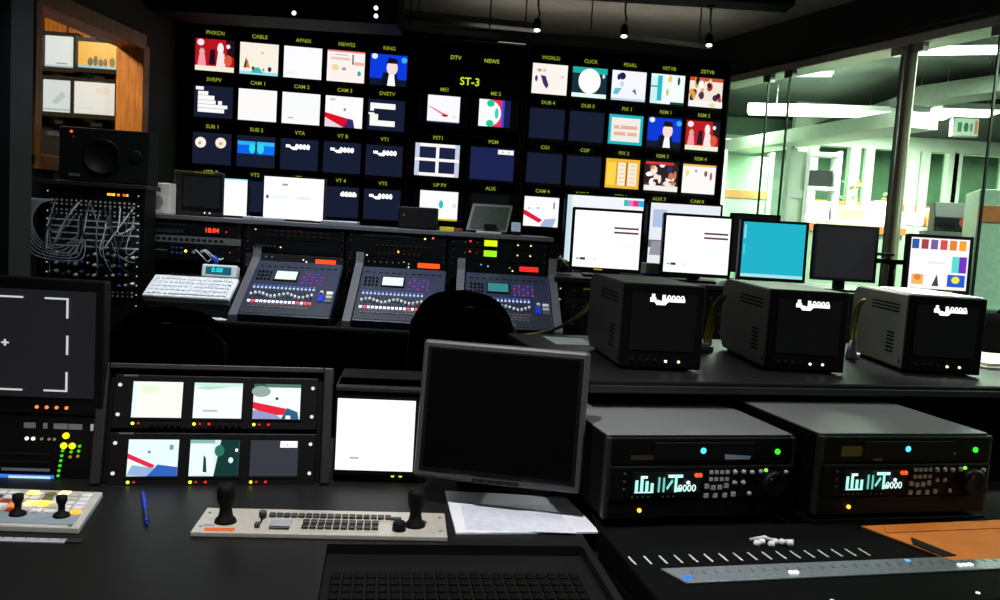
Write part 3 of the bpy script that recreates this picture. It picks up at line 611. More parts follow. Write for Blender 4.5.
RIGHT = [
 [('fdf6f0', [('p', [(.24, .62), (.38, .6), (.48, .3), (.42, .18), (.32, .34)], '34306a'), ('c', .12, .5, .04, .1, '403860'), ('c', .2, .78, .07, .06, 'e0a0a0'), ('c', .34, .78, .05, .06, 'f0c8c0'), ('c', .86, .6, .04, .04, 'f0b8b0')], 'wall monitor captioned WORLD showing a dark blue streak on cream'),
  ('14303c', [('r', 0, .8, 1, 1, '22b0a4'), ('r', 0, 0, 1, .14, 'e8fdf8'), ('c', .5, .55, .32, .42, 'ffffff'), ('c', .9, .74, .04, .07, 'd0e0e8')], 'wall monitor captioned CLICK showing a large white ball on teal'),
  ('f8f8ff', [('c', .3, .82, .1, .12, '202050'), ('c', .2, .78, .05, .1, '282860'), ('p', [(.05, .2), (.2, .2), (.3, .42), (.1, .4)], '60c0d0'), ('p', [(.6, .35), (.75, .2), (.7, .42)], '4878b0'), ('r', 0, 0, 1, .08, 'c0d8e8'), ('c', .3, .55, .05, .1, 'd0d0f0')], 'wall monitor captioned PEARL showing a pale picture with a dark mark on top'),
  ('f2fdfc', [('r', .2, .1, .34, .95, '24bcc8'), ('r', 0, 0, .2, .9, 'd0f4f4'), ('r', .0, .55, .2, .6, '40a0a8'), ('c', .82, .8, .04, .14, '385048'), ('c', .56, .85, .06, .12, 'f0d060'), ('c', .5, .4, .04, .12, 'd0c870'), ('r', .6, 0, 1, .08, '244038')], 'wall monitor captioned VETVB showing a teal bar on white'),
  ('f6e8d8', [('r', 0, .88, 1, 1, 'c85038')]+crowd(5, 22, PAL)+[('r', 0, 0, 1, .2, 'faf6f4'), ('c', .7, .08, .1, .08, 'f0e0a0')], 'wall monitor captioned ZETVB showing a colourful crowd')],
 [(NAVY, (), 'wall monitor captioned DUB 4 with a blank navy screen'), (NAVY, (), 'wall monitor captioned DUB 5, right of DUB 4, with a blank navy screen'),
  ('20b8c4', [('r', .08, .1, .92, .9, 'f4efe6'), ('r', .16, .52, .84, .64, 'e8b0a0'), ('r', .16, .3, .84, .42, 'e0b8a0'), ('r', .3, .55, .36, .62, 'f4efe6'), ('r', .5, .32, .56, .42, 'f4efe6')], 'wall monitor captioned PIX 1 showing a cream card with a teal border'),
  ('0838d8', anchor_blue, 'wall monitor captioned REM 1 showing a presenter before a blue set'),
  ('c01420', anchor_red, 'wall monitor captioned REM 2 showing presenters before a red set')],
 [(NAVY, (), 'wall monitor captioned CG1 with a blank navy screen'), (NAVY, (), 'wall monitor captioned CGP with a blank navy screen'),
  ('f4b838', [('r', .04, .1, .3, .88, 'fbd84c'), ('r', .36, .1, .58, .88, 'fdf2d8'), ('r', .66, .1, .92, .88, 'fbeed8'), ('r', .6, .08, .64, .9, 'a06838'), ('r', .32, .08, .345, .9, 'c88838')]+[('r', x_, .2+.14*k, x_+.16, .24+.14*k, 'e8c8b0') for x_ in (.39, .71) for k in range(5)], 'wall monitor captioned PIX 2 showing orange and cream columns'),
  ('2c1c24', crowd(9, 26, PAL)+[('r', .02, .9, .85, .99, 'd83830'), ('r', 0, 0, 1, .18, 'f4f0ec')], 'wall monitor captioned REM 3 showing a crowd under a red strip'),
  ('fdfaf8', [('r', 0, .93, 1, 1, 'f8c060'), ('c', .7, .7, .05, .1, '8c5a50'), ('c', .86, .62, .04, .14, 'b06850'), ('c', .14, .7, .06, .12, 'f4e090'), ('c', .4, .78, .04, .05, 'a0a0c0')], 'wall monitor captioned REM 4 showing a bright pale scene')],
 [('fdfdff', cam4, 'wall monitor captioned CAM 4 showing a red stroke on white'), (NAVY, (), 'wall monitor captioned AUX 5 behind the wide white screen'), (NAVY, (), 'wall monitor captioned REM 6 behind the wide white screen'), (NAVY, (), 'wall monitor captioned AUX 7 behind the pale screen'), ('e8dcc0', [('r', .3, .8, .9, .9, 'e8b860')], 'wall monitor captioned CAM 8, bottom right corner of the wall')]]
for r_ in range(4):
    for c_ in range(5):
        bg, sh, lb = RIGHT[r_][c_]; wallmon(R0_+PX*c_, Rz[r_], CAPR[r_][c_], lb, bg, sh, group='monitors of the right bank')
# centre bank
cm = 'monitors of the centre bank'
wallmon(1.629, 2.03, 'ME1', 'centre wall monitor captioned ME1 showing a thin red line on white', 'fbfaff', [('p', [(0, .6), (.5, .27), (.58, .33), (.1, .58)], 'e890a0'), ('c', .55, .28, .1, .05, 'b82038'), ('c', .85, .25, .05, .06, 'd8f0ec'), ('r', 0, 0, 1, .05, '283860')], sw=.21, sh=.175, hs=.168, group=cm)
wallmon(1.965, 2.03, 'ME 2', 'centre wall monitor captioned ME 2 showing coloured rings and stripes', '1a1c50', [('r', 0, 0, .8, 1, '3a48e0'), ('r', 0, 0, .72, 1, 'f03060'), ('c', .36, .5, .34, .46, 'fdfdff'), ('r', 0, 0, .36, 1, 'fdfdff'), ('c', .36, .86, .12, .13, '20c890'), ('c', .36, .12, .12, .13, '20c890'), ('c', .56, .5, .06, .2, '30d0c0')], sw=.21, sh=.175, hs=.160, group=cm)
wallmon(1.604, 1.70, 'PST1', 'centre wall monitor captioned PST1 showing a white window grid', NAVY2, [('r', 0, .9, 1, 1, Wt), ('r', 0, 0, 1, .1, Wt), ('r', 0, 0, .1, 1, 'c8d0e8'), ('r', .9, 0, 1, 1, 'c8d0e8'), ('r', .47, 0, .54, 1, Wt), ('r', -.03, .46, 1.03, .55, Wt)], sw=.29, sh=.21, hs=.165, group=cm)
wallmon(1.968, 1.70, 'PGM', 'centre wall monitor captioned PGM with navy screen and short white number', '1c2350', [('r', .62, .82, .98, .96, Wt), ('r', .72, .86, .74, .92, NAVY2), ('r', .86, .86, .88, .92, NAVY2)], sw=.29, sh=.21, hs=.165, group=cm)
wallmon(1.631, 1.405, 'UP PV', 'centre wall monitor captioned UP PV showing white with a teal mark', 'fdfdfd', [('c', .56, .55, .06, .14, '40c0b8'), ('r', .86, .45, .96, .6, 'd0f0f0'), ('r', 0, .0, 1, .06, 'd8c020')], sw=.25, sh=.19, hs=.165, group=cm)
wallmon(1.968, 1.405, 'AUX', 'centre wall monitor captioned AUX, dark behind the tilted grey panel', '0c0d12', (), sw=.25, sh=.19, hs=.165, group=cm)
# top of the centre bank: wide dark panel with the ST-3 display
o = thing('studio_display', 'wide dark panel with yellow ST-3 letters and captions DTV and NEWS', 'display', wl(1.79, 0, 2.19), WY)
MB().box(-.335, .335, .0, .28, -.03, .235).build('housing', MATTE, o, .004)
MB().box(-.09, .09, -.004, 0, -.01, .06).build('letter_panel', MATTE, o)
label_text(o, 'ST-3', 0.0, -.006, .028, .07, 'd0e020', 1.1, 'letters'); label_text(o, 'DTV', -.10, -.004, .175, .036, 'b8c832', .8); label_text(o, 'NEWS', .135, -.004, .172, .036, 'b8c832', .8)

# ------------------------------------------------------------------ mixing console with rack bays (middle left)
CO = PY(142, 213, 4.2); CYAW = 3.0; CTOP = 1.254
cons = thing('control_console', 'long black control console with four rack bays and grey dividers', 'console', (CO.x, CO.y, 0), CYAW)
CL, BP, BW = 2.03, .508, .49
CM = cons.matrix_basis.copy()
def cw(x, y=0, z=0): return Matrix.Translation((CO.x, CO.y, 0)) @ Matrix.Rotation(R(CYAW), 4, 'Z') @ Vector((x, y, z))
MB().box(-.03, CL+.01, .03, .55, 0, 1.0-.02).build('base_cabinet', BLACK, cons, .004)
MB().box(-.03, CL+.01, -.015, .56, CTOP-.022, CTOP).build('top_board', mat('grey_laminate', '55565a', .4, 0, .1, 20), cons, .003)
MB().box(-.03, CL+.01, .50, .53, .98, CTOP-.022).build('back_panel', BLACK, cons)
for i in range(5):
    x = -.03 if i == 0 else i*BP-.012 if i < 4 else CL-.012
    MB().box(x, x+.022, .0, .50, .98, CTOP-.022).build('bay_side', BLACK, cons)
MB().box(.158, CL+.04, -.46, .03, .73, .79).build('desk_ledge', BLACK, cons, .008)
MB().box(.158, CL+.04, -.47, -.44, .775, .802).build('arm_rail', RUBBER, cons, .008)
for i in range(4):
    x = .18+i*.58; MB().box(x, x+.05, -.40, .03, 0, .73).build('leg_panel', BLACK, cons)
DIV = mat('divider_grey', '55555a', .55, 0, .1, 30)
for x in (BP+.052, 2*BP+.052, 3*BP+.052, CL+.006):
    MB().prism([(-.44, .79), (-.44, .83), (-.02, 1.07), (.0, 1.15), (.0, .79)], x-.012, x+.028).build('divider', DIV, cons, .003)

def rack_unit(x, z0, h, label, w_=.482, mt=BLACK, group='rack units in the console bays'):
    o = thing('rack_unit', label, 'rack unit', cw(x+.004, 0, z0), CYAW, group=group)
    MB().box(.002, w_-.002, .0, .3, .001, h-.001).build('chassis', DGREY, o)
    MB().box(0, w_, -.006, 0, .001, h-.001).build('faceplate', mt, o, .001)
    for sx in (.008, w_-.008):
        for sz in ((.012, h-.012) if h > .05 else (h/2,)):
            me = shared('rackscrew', lambda: MB().cyl((0, 0, 0), .0035, -.002, 'y', 8).mesh('screw', STEEL)); link('screw', me, o, (sx, -.006, sz))
    return o
def leds(o, lst, y=-.006, st=2.5, r=.0035):
    for x, z, c in lst: led(o, x, y, z, r, c, st)
# bay 0
u = rack_unit(0, 1.155, .075, 'black recorder with red number readout in the leftmost console bay')
MB().box(.29, .39, -.009, -.006, .016, .05).build('display_window', MATTE, u); label_text(u, '18:04', .34, -.0105, .033, .032, 'ff4018', 2.2, 'readout'); leds(u, [(.41, .03, 'c02818')])
for k in range(8): bit(u, 'button', .06+.02*k, -.006, .054, .012, .003, .006, DGREY)
bit(u, 'tray', .13, -.006, .02, .14, .002, .018, DGREY)
u = rack_unit(0, 1.118, .036, 'thin grey-lined rack shelf below the red readout recorder', mt=GREY)
for k in range(12): bit(u, 'vent', .08+.028*k, -.006, .018, .018, .001, .014, MATTE)
u = rack_unit(0, 1.035, .080, 'black patch unit with blue and white plugs and one yellow light in the leftmost bay'); leds(u, [(.215, .045, 'f0e040')], r=.007); leds(u, [(.43, .05, '8c2020')])
bit(u, 'name_strip', .09, -.006, .045, .07, .001, .006, GREYM)
for k in range(3):
    for j in range(2): knob(u, .15+.022*k, -.006, .033+.025*j, .006, -.012, mat('blue_plug', '203080', .5), 'socket', 'y')
for k, x in enumerate((.255, .295, .31)):
    knob(u, x, -.006, .04+.006*k, .007, -.02, WHITEC, 'plug', 'y')
    MB().tube(smooth([(x, -.024, .04+.006*k), (x+.02, -.05, .055), (x+.05, -.05, .03), (x+.075, -.03, .0+.006*k), (x+.09, -.012, .02)]), .003, 6).build('cable', WHITEC, u)
for k in range(3): MB().tube([(.34+.01*k, -.008, .03), (.36+.012*k, -.05, .02), (.37+.01*k, -.07, -.02), (.36+.006*k, -.05, -.045)], .0035, 6).build('cable', BLUE, u)
# bay 1..3 rack units
u = rack_unit(BP, 1.162, .068, 'black rack unit with green lamp and small buttons in the second bay'); leds(u, [(.045, .046, '80d828'), (.235, .045, '301808'), (.26, .05, '402008')])
for k in range(10):
    for j in range(2): bit(u, 'button', .11+.032*k, -.006, .024+.02*j, .014, .003, .007, mat('dim_red_key', '3a1410', .5) if (k+j) % 3 == 0 else DGREY)
u = rack_unit(BP, 1.096, .064, 'black rack unit with one yellow lamp in the second bay'); leds(u, [(.17, .03, 'f0d848')])
for k in range(6): knob(u, .05+.018*k, -.006, .032, .006, -.01, DGREY, 'knob', 'y')
for k in range(14): bit(u, 'vent', .24+.016*k, -.006, .03, .006, .001, .036, MATTE)
u = rack_unit(BP, 1.020, .072, 'dark grey level meter unit with orange-red bar in the second bay', mt=DGREY)
MB().box(.345, .445, -.009, -.006, .034, .056).build('meter_bar', emit('ff4a14', 1.5), u); leds(u, [(.285, .05, 'f0e8c0'), (.30, .04, 'ffffff'), (.46, .012, 'ffffff')])
for k in range(4): led(u, .04+.03*k, -.006, .056, .003, '90a8b0', 1.0)
for k in range(8): bit(u, 'button', .05+.022*k, -.006, .03, .012, .003, .006, GREYM)
u = rack_unit(2*BP, 1.196, .034, 'slim black rack unit with red and yellow lamps in the third bay'); leds(u, [(.375, .014, 'f0d040'), (.415, .02, 'ff5040')], r=.005); bit(u, 'slot', .18, -.006, .018, .25, .001, .006, DGREY)
u = rack_unit(2*BP, 1.108, .086, 'black rack unit with one amber lamp low in the third bay'); leds(u, [(.245, .03, 'ffb838')], r=.005); led(u, .09, -.006, .005, .004, '90b8ff', 2.5)
for k in range(12): bit(u, 'button', .14+.024*k, -.006, .06, .012, .003, .008, DGREY)
for k in range(9): led(u, .15+.025*k, -.006, .02, .0022, '804010', 1.2)
u = rack_unit(2*BP, 1.020, .086, 'level meter unit with orange-red bar and yellow caption in the third bay')
MB().box(.345, .455, -.009, -.006, .044, .068).build('meter_bar', emit('ff5018', 1.5), u); leds(u, [(.30, .044, 'e8f080'), (.462, .03, 'ffffff'), (.275, .068, '60a080'), (.30, .06, '60a080')])
for k in range(5): bit(u, 'lit_key', .13+.013*k, -.006, .018+(.006 if k == 3 else 0), .011, .003, .012, emit('e8a818', 1.3))
for k in range(6): led(u, .1+.03*k, -.006, .062, .0025, '80909c', 1.0)
for j, (z, c, lb) in enumerate(((1.183, 'c8e010', 'upper black amplifier with yellow display in the right console bay'), (1.115, '90e818', 'lower black amplifier with lime green display in the right console bay'))):
    u = rack_unit(3*BP, z, .048 if j == 0 else .064, lb)
    zz = .024 if j == 0 else .040
    MB().box(.165, .23, -.009, -.006, zz-.014, zz+.016).build('display', emit(c, 1.4), u); leds(u, [(.095, zz+.006, 'e02840')], r=.005); leds(u, [(.335, zz, 'd8b070'), (.40, zz, 'e0d870')], r=.004); leds(u, [(.07, zz, '204a30'), (.13, zz, '602018')], r=.003)
u = rack_unit(3*BP, 1.020, .092, 'black level meter unit with red bar and two yellow keys in the right bay')
MB().box(.35, .445, -.009, -.006, .056, .080).build('meter_bar', emit('f02420', 1.5), u); leds(u, [(.10, .02, 'ffffff'), (.315, .055, 'f0f0a0'), (.155, .078, '6090a0'), (.19, .072, '80b0b0'), (.30, .07, '509060')])
for x in (.235, .285): bit(u, 'lit_key', x, -.006, .026, .022, .004, .018, emit('e8d030', 1.4))

# audio mixers: local x = width, y = up the slope, z = out of the panel
MIXB = mat('mixer_blue_grey', '232a40', .45, 0, .12, 30); MIXD = mat('mixer_dark', '1c202c', .5)
def mixer(bay, label, lit=1.0):
    o = thing('audio_mixer', label, 'mixer', cw(bay*BP+.085, -.43, .797), CYAW, 30, group='digital mixers on the console'); o.scale = (.90, 1, 1)
    W_, D_ = .455, .45
    MB().box(0, W_, 0, D_, 0, .045).build('body', MIXB, o, .006)
    MB().box(.01, W_-.01, .012, .085, .045, .047).build('arm_rest', MIXD, o)
    sc = MB().box(-.062, .062, -.042, .042, 0, .006).build('display_frame', MATTE, o, loc=(.175, .318, .045))
    MB().box(-.055, .055, -.034, .034, .006, .0075).build('display', emit('e4f2f2' if lit > .5 else '38a0a0', 1.15 if lit > .5 else .7), sc)
    for k in range(16):
        x = .03+.0205*k
        flat(o, 'fader_slot', x, .155, .045, .003, .075, .0008, MATTE)
        flat(o, 'fader', x, .150+.012*math.sin(k*.9), .046, .011, .02, .012, WHITE, .002)
        flat(o, 'channel_key', x, .105, .045, .0125, .013, .004, emit(('dfe6ff', 'ff4858', 'dfe6ff', 'c8d4ff')[(k*7) % 11 == 7 or k in (14, 15)], 2.0) if lit > .5 else GREYM)
        flat(o, 'channel_key', x, .215, .045, .010, .009, .004, emit('b4c4f0', 1.4))
        flat(o, 'channel_key', x, .232, .045, .010, .006, .004, emit('5c78d0', 1.0))
    for k in range(4):
        for j in range(3): knob(o, .03+.02*k, .285+.03*j, .045, .0065, .012, MIXD)
    for k in range(5):
        for j in range(4):
            c = ('a050d0', '7048c0', 'd048a0', '4060d0')[(k*3+j) % 4]
            flat(o, 'function_key', .265+.024*k, .268+.026*j, .045, .013, .011, .004, emit(c, .5))
    for k in range(12): flat(o, 'function_key', .03+.0355*k, .40, .045, .018, .008, .004, MIXD)
    for k in range(15): flat(o, 'channel_key', .04+.0205*k, .062, .047, .013, .008, .003, GREYM)
    for k in range(10): flat(o, 'channel_key', .05+.03*k, .085, .045, .02, .005, .003, emit('c8b890', .35) if k % 3 else emit('e06038', .5))
    flat(o, 'cursor_pad', .385, .155, .045, .03, .07, .006, BLUE, .003); knob(o, .385, .185, .051, .010, .012, WHITE)
    for j in range(3): flat(o, 'key_block', .425, .13+.032*j, .045, .034, .024, .006, (GREYM, LGREY, WHITE)[j], .002)
    return o
mixer(1, 'blue-grey digital mixer with lit display in the second console bay')
mixer(2, 'blue-grey digital mixer with lit display partly behind the black chair, third bay')
mixer(3, 'digital mixer with dim teal display right of the chair back', .4)
# bay 0: white keyboard, white papers, small teal display box
o = thing('keyboard', 'white keyboard on the sloped ledge of the leftmost console bay', 'keyboard', cw(.148, -.38, .872), CYAW, 26)
MB().box(0, .39, 0, .19, 0, .022).build('body', WHITE, o, .006)
for j in range(5):
    for k in range(15):
        if j == 0 and 4 <= k <= 9: continue
        flat(o, 'key', .027+.024*k, .03+.033*j, .022, .0195, .027, .006, WHITE, .002)
flat(o, 'space_bar', .027+.024*6.5, .03, .022, .138, .027, .006, WHITE, .002)
MB().box(.0, .39, .185, .19, -.02, 0).build('foot', WHITE, o)
MB().prism([(-.40, .791), (-.40, .868), (-.20, .965), (-.03, .97), (-.03, .791)], .160, .545).build('keyboard_shelf', BLACK, cons, .004)
o = thing('display_box', 'small white box with teal digits beside the white keyboard', 'display', cw(.345, -.17, .972), CYAW, -14)
MB().box(0, .165, 0, .06, 0, .062).build('body', WHITE, o, .005); screen(o, .02, -.003, .016, .12, .034, '0c6068', [('t', '0.00', .45, .5, .9, '28f0f0', 1.4)], 1.0)
MB().box(.06, .105, .02, .05, -.004, 0).build('stand', GREYM, o)
o = thing('paper_sheet', 'white papers at the front edge of the leftmost console bay', 'paper', cw(.18, -.462, .8025), CYAW)
MB().plate([(0, 0), (.36, -.005), (.37, .045), (.01, .05)], 0, .003).build('sheet', PAPER, o); MB().plate([(.05, .005), (.33, .0), (.34, .04), (.05, .045)], .003, .005).build('sheet', PAPER, o, rot=(0, 0, R(2)))

# things on top of the console
def on_console(px, py, dy=.2):
    """console-top point straight under a pixel column, dy behind the front edge"""
    q = G(px, py, CTOP); d = D(px, py); n = Vector((-math.sin(R(CYAW)), math.cos(R(CYAW)), 0)); k = (cw(0, dy)-EYE).dot(n)/d.dot(n); return EYE+d*k
def lcd(name, label, loc, rz, wd, ht, bg, shapes=(), st=1.0, bez=.018, base=.05, tilt=6, mt=BLACK2, badge=None, group=None, cat='monitor'):
    o = thing(name, label, cat, loc, rz, group=group)
    MB().box(-.11, .11, -.02, .14, 0, .012).build('base', mt, o, .004); MB().box(-.03, .03, .05, .075, .012, base+ht*.45).build('neck', mt, o, .004)
    pn = MB().box(-wd/2, wd/2, .0, .045, 0, ht); p_ = pn.build('panel', mt, o, .006, loc=(0, 0, base), rot=(R(-tilt), 0, 0))
    fr = MB(); y0, y1 = -.005, 0
    fr.box(-wd/2, -wd/2+bez, y0, y1, 0, ht).box(wd/2-bez, wd/2, y0, y1, 0, ht).box(-wd/2+bez, wd/2-bez, y0, y1, 0, bez*1.3).box(-wd/2+bez, wd/2-bez, y0, y1, ht-bez, ht)
    fr.build('bezel', mt, p_)
    screen(p_, -wd/2+bez, -.0015, bez*1.3, wd-2*bez, ht-2.3*bez, bg, shapes, st)
    if badge: bit(p_, 'badge', badge*wd*.5, -.005, bez*.65, .045, .001, bez*.5, emit('c8b820', .6))
    return o
# white desktop screen (265..322)
c_ = PY(293, 218, 4.45); lcd('desktop_monitor', 'desktop monitor with white window on top of the console', (c_.x, c_.y, CTOP), 2, .325, .235, 'fdfeff', [('r', .3, .8, .4, .85, '90a0b0'), ('r', .04, .48, .08, .56, '303840'), ('r', .13, .5, .4, .55, 'd8f0f4'), ('r', .55, .48, .78, .56, 'f8e0e4')], 1.1, .008, .0, 0)
# small tube set and slim white screen beside it
c_ = PY(199, 216, 4.4)
o = thing('tube_monitor', 'small dark tube monitor at the left end of the console top', 'monitor', (c_.x, c_.y, CTOP), 3)
MB().hexa([(-.135, 0, 0), (.125, 0, 0), (.07, .16, 0), (-.12, .16, 0)], [(-.135, 0, .23), (.125, 0, .23), (.07, .16, .22), (-.12, .16, .22)]).build('housing', DGREY, o, .008)
MB().box(-.09, .115, -.006, 0, .03, .215).build('bezel', BLACK2, o, .003); screen(o, -.08, -.008, .045, .185, .155, '161718', (), .8)
for x in (.03, .055): led(o, x, -.006, .018, .0035, 'f0f0c0', 2.0)
bit(o, 'name_strip', .02, 0, .223, .1, .002, .01, mat('olive_text', '8a9030', .5))
c_ = PY(235, 217, 4.62); o = lcd('portrait_monitor', 'slim white portrait screen right of the tube monitor', (c_.x, c_.y, CTOP), 3, .135, .215, 'fdfeff', [('r', 0, .96, 1, 1, 'a0e8f8')], 1.1, .006, 0, 0)
# pale box painted as the patch rack's lit side, left of the tube set
c_ = PY(156, 209, 4.27); o = thing('small_speaker', 'small pale box standing in for the lit side of the patch rack', 'speaker', (c_.x-.0, c_.y, CTOP), 3)
MB().box(-.065, .065, 0, .1, 0, .155).build('cabinet', mat('pale_pink_grey', 'e6dada', .6), o, .005); MB().cyl((0, -.001, .06), .035, -.003, 'y', 20).build('round_plate', mat('pale_plate', '989090', .6), o)
# black box and tilted grey panel, phone, papers
c_ = PY(417, 228, 4.42); o = thing('intercom_box', 'black box with red lamp on top of the console', 'box', (c_.x, c_.y, CTOP), 2)
MB().box(-.1, .1, 0, .16, 0, .115).build('body', BLACK2, o, .005); led(o, -.07, -.001, .07, .005, '801820', 2); bit(o, 'front_panel', 0, 0, .055, .18, .002, .09, MATTE)
c_ = PY(490, 226, 4.45); o = thing('tilted_display', 'grey tilted flat display folded back on the console top', 'display', (c_.x, c_.y, CTOP), 2)
GRN = mat('grey_green_plastic', '5d6258', .45, 0, .06)
MB().hexa([(-.125, -.02, .012), (.09, -.02, .012), (.09, .02, .012), (-.125, .02, .012)], [(-.095, .06, .155), (.115, .06, .155), (.115, .085, .15), (-.095, .085, .15)]).build('panel', GRN, o, .004)
MB().hexa([(-.108, -.018, .024), (.078, -.018, .024), (.078, -.012, .024), (-.108, -.012, .024)], [(-.084, .048, .142), (.1, .048, .142), (.1, .054, .142), (-.084, .054, .142)]).build('screen', mat('dull_screen', '3a3f38', .25), o)
MB().box(-.07, .06, -.05, .1, 0, .012).build('base', LGREY, o, .003); MB().box(-.03, .03, -.035, .0, .012, .05).build('hinge', MATTE, o)
c_ = PY(516, 227, 4.42); o = thing('desk_phone', 'pale blue cordless phone standing beside the tilted display', 'phone', (c_.x, c_.y, CTOP), 0)
MB().box(-.028, .028, .0, .05, 0, .02).build('cradle', BLACK2, o, .003); MB().box(-.024, .024, .012, .035, .0, .075).build('handset', mat('pale_blue_plastic', 'b8c4dc', .4), o, .006, rot=(R(-14), 0, 0))
o_ = PY(448, 229, 4.4); o = thing('tape_case', 'yellow and red tape case lying on the console top', 'tape case', (o_.x, o_.y, CTOP), 8)
MB().box(-.04, .03, 0, .1, 0, .022).build('case', mat('yellow_card', 'd8c030', .6), o, .002); MB().box(.032, .075, 0, .1, 0, .018).build('sleeve', mat('red_card', '8a3028', .6), o, .002)
for px, lb, mt_, h_ in ((262, 'flat grey-violet folder on the console top left of the white window', mat('violet_grey', '8a88a0', .6), .012), (340, 'flat grey binder on the console top right of the white window', mat('cool_grey_binder', '70727c', .6), .016)):
    c_ = PY(px, 222, 4.28); o = thing('folder', lb, 'folder', (c_.x, c_.y, CTOP), 4)
    MB().box(-.09, .09, -.03, .12, 0, h_).build('cover', mt_, o, .002); MB().box(-.086, .086, -.028, .118, h_, h_+.004).build('pages', PAPER, o)

# ------------------------------------------------------------------ patch rack at the left, with speaker on top
pr_ = PY(36, 250, 3.92); RX0 = -2.02
PYAW = 6
rack = thing('patch_rack', 'tall black equipment rack with patch bay and tangled grey cables', 'rack', (-2.150, 3.95, 0), PYAW)
RW = .465; RT_ = PY(80, 186, 3.95).z
for x in (0, RW-.018): MB().box(x, x+.018, 0, .17, 0, RT_).build('side_panel', BLACK, rack, .002)
MB().box(-.012, RW+.012, -.02, .20, RT_, RT_+.022).build('top_board', DGREY, rack, .003)
MB().box(.018, RW-.018, .15, .17, 0, RT_).build('back_panel', MATTE, rack); MB().box(.018, RW-.018, .02, .15, 0, .5).build('plinth', BLACK, rack)
z = RT_-.005; rp = random.Random(11)
rows = [('blank', .05), ('jack', .044), ('jack', .044), ('strip', .03), ('strip', .03), ('strip', .03), ('strip', .03), ('strip', .03), ('conn', .045), ('conn', .045), ('conn', .045), ('conn', .045), ('jack', .044), ('blank', .06), ('blank', .09)]
for i, (kd, h_) in enumerate(rows):
    z -= h_
    if z < .5: break
    pl = MB().box(.02, RW-.02, .0, .05, z+.001, z+h_-.001).build('rack_panel', BLACK2 if kd != 'strip' else DGREY, rack)
    zc = z+h_/2
    if kd == 'jack':
        for k in range(18):
            for j in (-1, 1):
                me = shared('jack', lambda: MB().cyl((0, 0, 0), .005, -.004, 'y', 8).mesh('jack', LGREY)); link('jack', me, pl, (.05+.0215*k, 0, zc+j*.009))
    if kd == 'strip':
        for k in range(3 if i % 2 else 2): bit(pl, 'label_strip', .11+.135*k, 0, zc, .12, .001, .007, mat('dull_white_strip', 'c6c8ca', .6))
    if kd == 'conn':
        for k in range(14):
            if rp.random() < .12: continue
            me = shared(('conn', k % 3), lambda: MB().lathe((0, 0, 0), [(.009, 0), (.009, -.012), (.006, -.03)], 'y', 10).mesh('connector', (STEEL, WHITEC, mat('blue_plug', '203080', .5))[k % 3])); link('connector', me, pl, (.048+.0285*k, 0, zc+rp.uniform(-.008, .008)))
    for sx in (.03, RW-.03): led(pl, sx, 0, zc, .003, 'd0d4dc', .8, 'screw')
led_row = [('ffc020', .30), ('ffb018', .312), ('ffd850', .324), ('ff9018', .345), ('e06818', .37), ('f0b060', .384)]
for c, x in led_row: bit(rack, 'lamp_key', x, -.001, RT_-.03, .010, .004, .011, emit(c, 1.4))
for k in range(22):
    x0 = .06+rp.uniform(0, .35); z0 = RT_-.075-rp.choice((0, .018, .044, .062)); x1 = min(.42, max(.03, x0+rp.uniform(-.2, .16))); z1 = z0-rp.uniform(.03, .32)
    sag = rp.uniform(.03, .1); out = rp.uniform(.03, .085)
    pts = []
    for t in range(11):
        t_ = t/10; pts.append((x0+(x1-x0)*t_+.01*math.sin(t_*7+k), -.004-out*math.sin(math.pi*t_)**.7, z0+(z1-z0)*t_-sag*math.sin(math.pi*t_)))
    MB().tube(pts, .0032, 6).build('patch_cable', (GREYC, WHITEC, GREYC, mat('dark_cable', '2e3138', .5))[k % 4], rack)
for k in range(6):      # loops hanging at the left side
    pts = [(.07-.012*k, -.01, RT_-.07), (.02-.012*k, -.05, RT_-.09), (-.01-.004*k, -.07, RT_-.17-.02*k), (.03, -.07, RT_-.26-.015*k), (.1+.02*k, -.06, RT_-.29-.01*k), (.16+.01*k, -.03, RT_-.25)]
    MB().tube(smooth(pts), .0034, 6).build('patch_cable', GREYC, rack)
# studio speaker lying on its side
sp = thing('studio_speaker', 'wide black studio speaker with round woofer on the patch rack', 'speaker', (-2.085, 3.975, RT_+.022), 9)
MB().box(0, .40, 0, .19, 0, .25).build('cabinet', MATTE, sp, .008)
MB().lathe((.19, -.001, .12), [(.085, 0), (.085, -.008), (.075, -.01), (.07, -.002)], 'y', 28).build('surround', BLACK2, sp)
MB().lathe((.19, -.002, .12), [(.07, 0), (.03, .02), (.028, .012), (.001, .0)], 'y', 28).build('cone', mat('speaker_cone', '1a1a1c', .6), sp)
MB().lathe((.34, -.001, .13), [(.03, 0), (.03, -.005), (.02, -.003), (.001, -.008)], 'y', 20).build('tweeter', BLACK2, sp)
led(sp, .055, -.001, .228, .006, 'ff4838', 2.2); led(sp, .065, -.001, .205, .003, '801810', 1.5)
bit(sp, 'name_plate', .07, -.001, .03, .05, .001, .012, GREYM)

